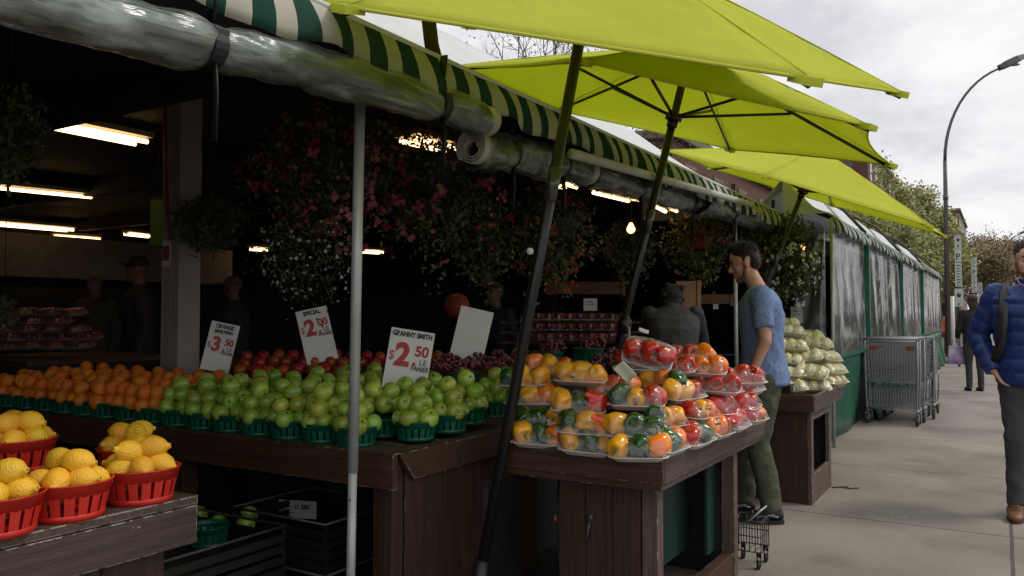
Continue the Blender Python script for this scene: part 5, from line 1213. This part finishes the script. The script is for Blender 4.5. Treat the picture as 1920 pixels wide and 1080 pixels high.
# --- folding trolley by the pepper stand
root = thing('folding_trolley', 'small black wire trolley on wheels beside the pepper stand', 'trolley', on_z(1398, 1064, 0)); root.scale = (.66, .66, .60); g = MB()
for i in range(6):
    t_ = i/5; x = -.10+.22*t_
    g.tube([(x, -.0, .14), (x, 0, .40)], .004, 5); g.tube([(x, .24, .14), (x, .24, .40)], .004, 5)
for i in range(5):
    y = .24*i/4
    for x in (-.10, .12): g.tube([(x, y, .14), (x, y, .40)], .004, 5)
for z in (.14, .27, .40): g.tube([(-.10, 0, z), (.12, 0, z), (.12, .24, z), (-.10, .24, z), (-.10, 0, z)], .005, 6)
for i in range(5): g.tube([(-.10+.22*i/4, 0, .14), (-.10+.22*i/4, .24, .14)], .003, 5)
g.build('wire_basket', M_black, root)
g = MB(); g.tube([(.0, .0, .38), (.05, -.02, .42), (.12, -.03, .50)], .006, 6); g.tube([(.0, .2, .38), (.05, .18, .42), (.12, .17, .50)], .006, 6); g.tube([(.12, -.03, .5), (.12, .17, .5)], .009, 6); g.build('handle', M_galv, root)
for (x, y) in ((.10, .01), (.10, .23), (-.08, .01), (-.08, .23)):
    c = link(bpy.data.objects.new('caster', None), root); c.location = (x, y, 0); g = MB(); g.tube([(-.010, 0, .036), (.010, 0, .036)], .036, 16); g.build('wheel', M_blackp, c)
    g = MB(); g.box((-.016, -.012, .03), (-.011, .012, .13)); g.box((.011, -.012, .03), (.016, .012, .13)); g.box((-.016, -.012, .1), (.016, .012, .14)); g.build('fork', M_black, c)
# ================================================================ FLOWER BASKETS
M_pink = mat('pink petals', (.40, .09, .15), .6, objvar=0, var=.5, scale=9); M_salm = mat('salmon petals', (.46, .17, .15), .6, var=.4, scale=9)
M_whip = mat('white petals', (.5, .5, .48), .6, var=.2); M_redp = mat('red petals', (.28, .02, .025), .6, var=.4, scale=9); M_mag = mat('magenta petals', (.30, .02, .10), .5)
M_leafd = mat('basket leaves', (.085, .105, .035), .6, .3, var=.6, scale=14)
def flowers(x, y, d, rx, ry, label, cols, nleaf=2600, nfl=130, fsz=.018, lower=None, trail=.5, pot=True, potcol=None, leaf=.02, seed=0):
    c = at(x, y, d); k_ = d/FPX; rx *= k_; ry *= k_; rnd = random.Random(seed)
    root = thing('flower_basket', label, 'hanging flowers', c, PSI, group='hanging flower baskets')
    if pot: g = MB(); g.lathe([(.001, -.2*ry), (rx*.3, -.2*ry), (rx*.42, .28*ry), (rx*.45, .3*ry), (rx*.4, .25*ry), (.001, .22*ry)], 20); g.build('pot', mat('pot ' + str(potcol), potcol or (.03, .03, .03), .6), root)
    g = MB(); ztop = max(ceilz(c.x)-c.z, ry*.9)
    for q in (0, 2.1, 4.2): g.tube([(cos(q)*rx*.42, sin(q)*rx*.42, .28*ry), (0, 0, min(ztop, ry*1.5))], .003, 4)
    g.tube([(0, 0, min(ztop, ry*1.5)), (0, 0, ztop)], .003, 4); g.build('hanger', M_black, root)
    def pt():
        while True:
            u = Vector((rnd.uniform(-1, 1), rnd.uniform(-1, 1), rnd.uniform(-1, 1)))
            if .25 < u.length < 1: break
        n_ = .30*mn.noise(u.normalized()*2.2+Vector((seed*3.1, 0, 0)))+.18*mn.noise(u.normalized()*5+Vector((seed, 4, 0)))
        u *= (1+n_)*(.8+.3*rnd.random())
        v = Vector((u.x*rx, u.y*rx*.75, u.z*ry))
        if u.z < 0: v.z *= 1+trail*abs(mn.noise(Vector((u.x*3, u.y*3, seed))))*2.2; v.x *= 1-.25*abs(u.z)
        return v, u
    g = MB()
    for i in range(int(nleaf*.8)):
        v, u = pt(); a = Vector((rnd.gauss(0, 1), rnd.gauss(0, 1), rnd.gauss(0, 1)-.6)).normalized(); b = a.orthogonal().normalized(); b = Quaternion(a, rnd.uniform(0, 6)) @ b
        s = leaf*rnd.uniform(.5, 1.3); g.leaf(v, a*s, b*s*.45)
    for i in range(26):
        v, u = pt(); g.tube([v*.3, v*.7+Vector((0, 0, .02)), v*1.05], .0018, 4)
    g.build('foliage', M_leafd, root)
    g = MB(); g2 = MB()
    for i in range(int(nfl*.75)):
        v, u = pt(); v = v*(1.04 if u.length > .6 else 1.35/max(u.length, .4)*.75); n_ = (u+Vector((0, -.8, .1))).normalized(); a = n_.orthogonal().normalized(); s = fsz*rnd.uniform(.6, 1.25)
        mi = rnd.randrange(len(cols)) if not (lower and u.z < -.15) else len(cols)
        if lower and u.z < -.15: s *= .62
        cl = rnd.choice((3, 5, 7)) if mi < len(cols) and nfl > 60 and fsz > .012 and rnd.random() < .55 else 1
        for q_ in range(cl):
            o_ = Vector((rnd.gauss(0, 1), rnd.gauss(0, .5), rnd.gauss(0, 1)))*s*1.25 if cl > 1 else Vector((0, 0, 0))
            for pk in range(5):
                q = pk*2*pi/5+rnd.random()*.3; dd = Quaternion(n_, q) @ a; g.leaf(v+o_+dd*s*.5+n_*.003*pk*.3, (dd+n_*.25)*s*.55, n_.cross(dd)*s*.38, mi)
    g.build('blossoms', [*cols, lower or cols[0]], root)
    return root
flowers(612, 320, 4.5, 150, 118, 'large hanging basket, pink flowers above and white below, left of and behind the silver pole', [M_salm, M_pink, M_mag, M_redp], 3600, 210, .017, trail=.4, seed=1)
flowers(578, 475, 4.55, 100, 80, 'drooping cloud of tiny white flowers under the large pink basket', [M_whip], 1500, 190, .0105, trail=.7, pot=False, seed=2, leaf=.014)
flowers(815, 340, 4.8, 130, 130, 'hanging basket of pink flowers right of the silver pole', [M_salm, M_pink, M_mag, M_redp], 3200, 120, .017, seed=3)
flowers(905, 445, 5.1, 75, 90, 'dark leafy basket with a few pink flowers above the blank sign', [M_redp, M_pink], 1800, 26, .015, seed=4)
flowers(1035, 440, 5.2, 85, 95, 'hanging basket of green sprays and red flowers crossing behind the first umbrella pole', [M_redp, mat('orange red petals', (.40, .05, .02), .6)], 2600, 85, .014, seed=5)
flowers(392, 420, 5.3, 72, 55, 'dark leafy basket without flowers right of the square post', [M_leafd], 2200, 1, .01, seed=6, trail=.2)
flowers(18, 245, 3.6, 70, 85, 'dark leafy basket cut by the left edge', [M_whip], 1500, 10, .007, seed=7)
flowers(8, 590, 5.2, 26, 40, 'small bunch of cream flowers low at the left edge', [M_salm], 300, 14, .018, seed=8, pot=False)
flowers(1310, 455, 7.4, 75, 62, 'dark hanging basket in a red pot left of the young man', [M_redp], 2000, 30, .02, seed=9, potcol=(.35, .03, .02), leaf=.028)
flowers(1480, 505, 7.8, 62, 52, 'hanging basket of white flowers behind the head of the young man', [M_whip], 2000, 100, .017, seed=10, leaf=.028)
flowers(1180, 465, 6.8, 60, 55, 'dark leafy basket behind the second umbrella pole', [M_redp], 1400, 12, .016, seed=11, leaf=.028)
flowers(1460, 440, 8.0, 70, 40, 'dark hanging basket with orange flowers right above the young man', [mat('orange red petals', (.40, .05, .02), .6)], 1400, 22, .018, seed=12, leaf=.028)
# ================================================================ BACKDROP
def brick(name, c1, c2, mortar, sc=1.0):
    m = bpy.data.materials.new(name); t, N, L = nt(m); b = N['Principled BSDF']; b.inputs['Roughness'].default_value = .85
    tc = N.new('ShaderNodeTexCoord'); sx = N.new('ShaderNodeSeparateXYZ'); L.new(tc.outputs['Object'], sx.inputs[0]); cb = N.new('ShaderNodeCombineXYZ')
    L.new(math_n(N, L, 'ADD', sx.outputs[0], sx.outputs[1]), cb.inputs[0]); L.new(sx.outputs[2], cb.inputs[1])
    bt = N.new('ShaderNodeTexBrick'); bt.inputs['Scale'].default_value = 4*sc; bt.inputs['Color1'].default_value = (*c1, 1); bt.inputs['Color2'].default_value = (*c2, 1); bt.inputs['Mortar'].default_value = (*mortar, 1); bt.inputs['Mortar Size'].default_value = .015
    L.new(cb.outputs[0], bt.inputs['Vector']); L.new(bt.outputs['Color'], b.inputs['Base Color']); return m
M_brick = brick('red brown brick', (.12, .036, .024), (.085, .03, .022), (.11, .09, .075)); M_tan = brick('dull tan brick', (.19, .12, .075), (.15, .10, .07), (.2, .17, .14))
M_glass = mat('window glass', (.02, .025, .03), .1, .6); M_trim = mat('dull stone trim', (.16, .13, .10), .8)
def building(x0, x1, y0, y1, z, label, m, floors, step=3.2, cornice=True):
    root = thing('brick_building', label, 'building', (x1, y0, 0))
    w_, l_ = x1-x0, y1-y0; g = MB(); g.box((-w_, 0, -.14), (0, l_, z)); g.build('walls', m, root)
    if cornice: g = MB(); g.box((-w_-.2, -.2, z+.002), (.2, l_+.2, z+.35)); bevel(g.build('roof', M_trim, root), .05)
    fh = z/floors
    for f_ in range(floors):
        for k in range(int(l_/step)):
            y = step*(k+.5); 
            if f_ == 0 and floors > 2: continue
            fr = MB(); fr.box((.002, y-.62, f_*fh+fh*.28), (.06, y+.62, f_*fh+fh*.34)); fr.box((.002, y-.6, f_*fh+fh*.78), (.05, y+.6, f_*fh+fh*.82)); wn = fr.build('window', M_trim, root)
            g = MB(); g.box((.004, y-.5, f_*fh+fh*.34), (.03, y+.5, f_*fh+fh*.78)); g.build('pane', M_glass, wn)
        for k in range(int(w_/step)):
            x = -step*(k+.5); fr = MB(); fr.box((x-.6, -.06, f_*fh+fh*.28), (x+.6, -.002, f_*fh+fh*.34)); wn = fr.build('window', M_trim, root)
            g = MB(); g.box((x-.5, -.03, f_*fh+fh*.34), (x+.5, -.004, f_*fh+fh*.78)); g.build('pane', M_glass, wn)
    return root
building(-22, -9, 24.6, 60, 7.0, 'low red brick building behind the umbrellas', M_brick, 2)
building(-24, -9, 69, 96, 14.6, 'tall red brick building rising behind the farthest umbrella', M_brick, 4)
building(-20, -4.4, 112, 135, 14, 'dull tan brick building at the end of the street behind the green tree', M_tan, 4)
building(14, 30, 40, 90, 7, 'brick building across the road, mostly hidden by the man in blue', M_brick, 2)
M_bark = mat('bark', (.06, .045, .035), .9, var=.3); M_lf = mat('spring leaves', (.27, .28, .10), .6, .3, var=.45, scale=.9)
M_lf2 = mat('brown buds', (.2, .155, .075), .7, .2, var=.4, scale=.7)
def tree(x, y, h, cr, label, m, nleaf=9000, leafs=.09, seed=0, bare=False, levels=5, zc=None, dens=1.0, twig=.0):
    rnd = random.Random(seed); root = thing('tree', label, 'tree', (x, y, -.14)); g = MB(); ends = []
    def br(p, d, ln, r, lv):
        q = p; pts = [p]; rr = [r]
        for i in range(3): d = (d+Vector((rnd.gauss(0, .16), rnd.gauss(0, .16), rnd.gauss(0, .08)))).normalized(); q = q+d*ln/3; pts.append(q); rr.append(r*(1-.13*(i+1)))
        g.tube(pts, rr, 6 if lv > 3 else 4, cap=False)
        if lv <= 2: ends.extend(pts[1:])
        if lv == 0: return
        n_ = 3 if lv > 1 else rnd.choice((3, 4))
        for k in range(n_):
            a = rnd.uniform(.3, .8); ax_ = d.orthogonal().normalized(); ax_ = Quaternion(d, 2*pi*k/n_+rnd.uniform(-.5, .5)) @ ax_
            nd = (d*cos(a)+ax_*sin(a)+Vector((0, 0, .12))).normalized(); br(q if k else pts[2], nd, ln*rnd.uniform(.62, .82), r*.58, lv-1)
    br(Vector((0, 0, 0)), Vector((0, 0, 1)), h*.30, h*.018, levels); g.build('trunk', M_bark, root)
    mxz = max(e.z for e in ends); mxr = max(sqrt(e.x**2+e.y**2) for e in ends)
    sc_z, sc_r = h/mxz, cr/mxr
    tr = root.children if False else None
    for o_ in kids(root): o_.scale = (sc_r, sc_r, sc_z)
    g = MB()
    for i in range(nleaf):
        e = rnd.choice(ends); v = Vector((e.x*sc_r, e.y*sc_r, e.z*sc_z))+Vector((rnd.gauss(0, 1), rnd.gauss(0, 1), rnd.gauss(0, .8)))*cr*.085
        a = Vector((rnd.gauss(0, 1), rnd.gauss(0, 1), rnd.gauss(0, 1))).normalized(); b = a.orthogonal().normalized(); s = leafs*rnd.uniform(.5, 1.2); g.leaf(v, a*s, b*s*.6)
    g.build('crown', m, root); return root
tree(-3.3, 44, 9.2, 2.7, 'leafy green spring tree standing behind the tents, under the street lamp', M_lf, 9500, .105, 5)
tree(-3.5, 36, 5.9, 2.5, 'low dense green tree filling in behind the farthest tent', M_lf, 9500, .085, 17)
tree(-6.0, 43, 7.6, 3.0, 'second green tree close behind the leafy tree, more to the left', M_lf, 6000, .10, 9)
tree(-3.3, 58, 9.0, 3.0, 'smaller green tree behind the sign posts', M_lf, 6000, .14, 13)
tree(-8.2, 14.5, 8.8, 4.2, 'nearly bare tree with fine twigs above the tent roofs', M_lf2, 2600, .028, 21, levels=6)
tree(-10.8, 15.5, 8.4, 3.6, 'second nearly bare tree, left of the other bare one', M_lf2, 2200, .028, 33, levels=6)
for k, (px_, d, h, cr, sd) in enumerate(((1845, 58, 6.5, 3.2, 2), (1880, 70, 8.5, 4, 3), (1915, 62, 7.5, 3.6, 4), (1862, 90, 10.5, 5, 6), (1905, 95, 12.5, 5, 8), (1828, 75, 6.5, 3, 10))):
    p = at(px_, 590, d); tree(p.x, p.y, h, cr, f'brown budding tree far down the street, {("nearest left one", "middle one of the near row", "nearest right one", "tall back left one", "tallest back right one", "low one beside the tan building")[k]}', M_lf2, 3600 if k != 4 else 500, .13, 40+sd, levels=5)
# street lamps
M_lamp = mat('grey lamp metal', (.10, .095, .09), .5, .5, .4)
def lamp(px_, d, ztop, arm, label):
    p = at(px_, 590, d); root = thing('street_lamp', label, 'street lamp', (p.x, p.y, 0), PSI*.0+.45)
    g = MB(); g.tube([(0, 0, 0), (0, 0, ztop*.55), (0, 0, ztop*.68)], [.085, .062, .055], 12); g.tube([(0, 0, ztop*.545), (0, 0, ztop*.56)], .075, 12); g.build('post', M_lamp, root)
    g = MB(); pts = []; 
    for i in range(13): t_ = i/12; q = t_*pi/2*.82; pts.append((arm*(1-cos(q))*1.18, 0, ztop*.68+ztop*.32*sin(q)/sin(pi/2*.82)))
    g.tube(pts, [.05-.018*i/12 for i in range(13)], 10); g.build('curved_arm', M_lamp, root)
    e = Vector(pts[-1]); dd = (Vector(pts[-1])-Vector(pts[-2])).normalized(); sdv = Vector((0, 1, 0)); up = sdv.cross(dd)*-1
    g = MB(); sec = [(0, .07, .07), (.15, .15, .10), (.45, .17, .10), (.75, .10, .05)]
    vs = [];
    for (t_, w_, h_) in sec:
        c = e+dd*t_*1.2; w_ *= 1.25; h_ *= 1.3; vs += [c+sdv*w_-up*h_*.6, c-sdv*w_-up*h_*.6, c-sdv*w_*.7+up*h_, c+sdv*w_*.7+up*h_]
    g.add(vs, [(0, 1, 2, 3)]+[(i*4+j, i*4+(j+1) % 4, (i+1)*4+(j+1) % 4, (i+1)*4+j) for i in range(3) for j in range(4)]+[(15, 14, 13, 12)]); bevel(g.build('lamp_head', M_lamp, root), .02)
    g = MB(); c = e+dd*.4-up*.075; g.ball(c, (.2, .11, .04), 12, 8); g.build('lens', mat('lamp lens', (.3, .28, .24), .3), root)
lamp(1777, 24.6, 8.9, 1.95, 'tall grey street lamp with a curved arm reaching over the pavement')
lamp(1877, 75, 8.9, 2.2, 'small far street lamp above the brown trees')
# parking sign posts
def signpost(px_, d, label, plates):
    p = at(px_, 590, d); root = thing('sign_post', label, 'sign post', (p.x, p.y, 0), PSI)
    ztop = max(pl[1] for pl in plates)+.03; g = MB(); g.tube([(0, 0, 0), (0, 0, ztop)], .028, 10); g.build('post', M_gpost, root)
    for (z0, z1, w_, kind) in plates:
        g = MB(); g.box((-w_/2, -.04, z0), (w_/2, -.034, z1)); pl = bevel(g.build('sign_plate', mat('pale sign plate', (.38, .40, .38), .5, var=.1), root), .002); zc = (z0+z1)/2
        if kind == 'dot': g = MB(); g.tube([(0, -.0415, zc+.06), (0, -.044, zc+.06)], w_*.24, 14); g.build('disc', M_ink, pl); text('P', 'lettering', pl, .1, (-.03, -.045, z0+.02), M_ink, (pi/2, 0, 0), .002)
        elif kind == 'P': text('P', 'lettering', pl, .22, (-.07, -.043, zc-.1), M_ink, (pi/2, 0, 0), .003)
        else:
            g = MB(); n_ = int((z1-z0)/.07)
            for i in range(n_): g.box((-w_*.3, -.0425, z0+.03+i*.07), (w_*(.1+.2*((i*7) % 3)/2), -.0405, z0+.05+i*.07))
            g.build('print', M_ink, pl)
signpost(1797, 20, 'taller column of pale parking signs beside the green tree', [(2.95, 3.28, .17, 'dot'), (2.62, 2.93, .17, 'P'), (2.0, 2.60, .17, 'lines'), (1.5, 1.95, .22, 'dot')])
signpost(1827, 29, 'smaller farther column of pale parking signs', [(3.05, 3.35, .2, 'lines'), (2.7, 3.03, .2, 'P'), (2.1, 2.68, .2, 'lines')])
signpost(1838, 40, 'farthest tiny column of pale signs', [(2.3, 2.9, .22, 'lines'), (1.8, 2.25, .22, 'dot')])
p = at(1786, 590, 26); g = MB(); g.tube([(0, 0, 0), (0, 0, 1.9)], .06, 10); o = tag(g.build('white_post', M_white), 'plain white post left of the taller parking signs', 'post'); o.location = (p.x, p.y, 0)
# parked cars, far away
def car(x, y, col, label):
    root = thing('parked_car', label, 'car', (x, y, -.13)); m = mat('car paint %.2f %.2f' % col[:2], col, .25, .5, .3, coat=.6)
    g = MB(); prof = [(-.0, .35), (.02, .75), (.9, .88), (1.6, 1.4), (3.0, 1.42), (3.9, .95), (4.3, .9), (4.35, .35)]
    g.prism([(-.85, a, b) for a, b in prof], (1.7, 0, 0)); bevel(g.build('body', m, root), .08, 3)
    g = MB(); g.prism([(-.7, .9, .93), (.7, .9, .93), (.6, 1.5, 1.36), (-.6, 1.5, 1.36)], (0, -.03, .02)); g.build('windscreen', M_glass, root)
    for sx in (-1, 1):
        for yy in (.8, 3.5): g = MB(); g.tube([(sx*.7, yy, .32), (sx*.88, yy, .32)], .32, 20); g.build('wheel', M_blackp, root)
        g = MB(); g.prism([(sx*.853, 1.3, .95), (sx*.853, 1.65, 1.33), (sx*.853, 2.95, 1.33), (sx*.853, 3.5, .98)], (sx*.01, 0, 0)); g.build('side_window', M_glass, root)
        g = MB(); g.ball((sx*.6, .0, .68), (.14, .05, .08), 10, 8); g.build('headlight', M_white, root)
car(2.9+.6, 38, (.3, .31, .33), 'silver car parked far along the kerb behind the man in blue'); car(3.5, 46, (.03, .03, .035), 'black car parked beyond the silver one')
# ================================================================ clean up unused prototypes
def wipe(o):
    for c in kids(o): wipe(c)
    bpy.data.objects.remove(o)
for o in [x for x in list(COL.objects) if x.parent is None and x.get('label') == 'x']: wipe(o)

for o in COL.objects:
    if o.get('label') and len(o['label'].replace(',', ' ').split()) > 16: print('LONG', o.name, o['label'])
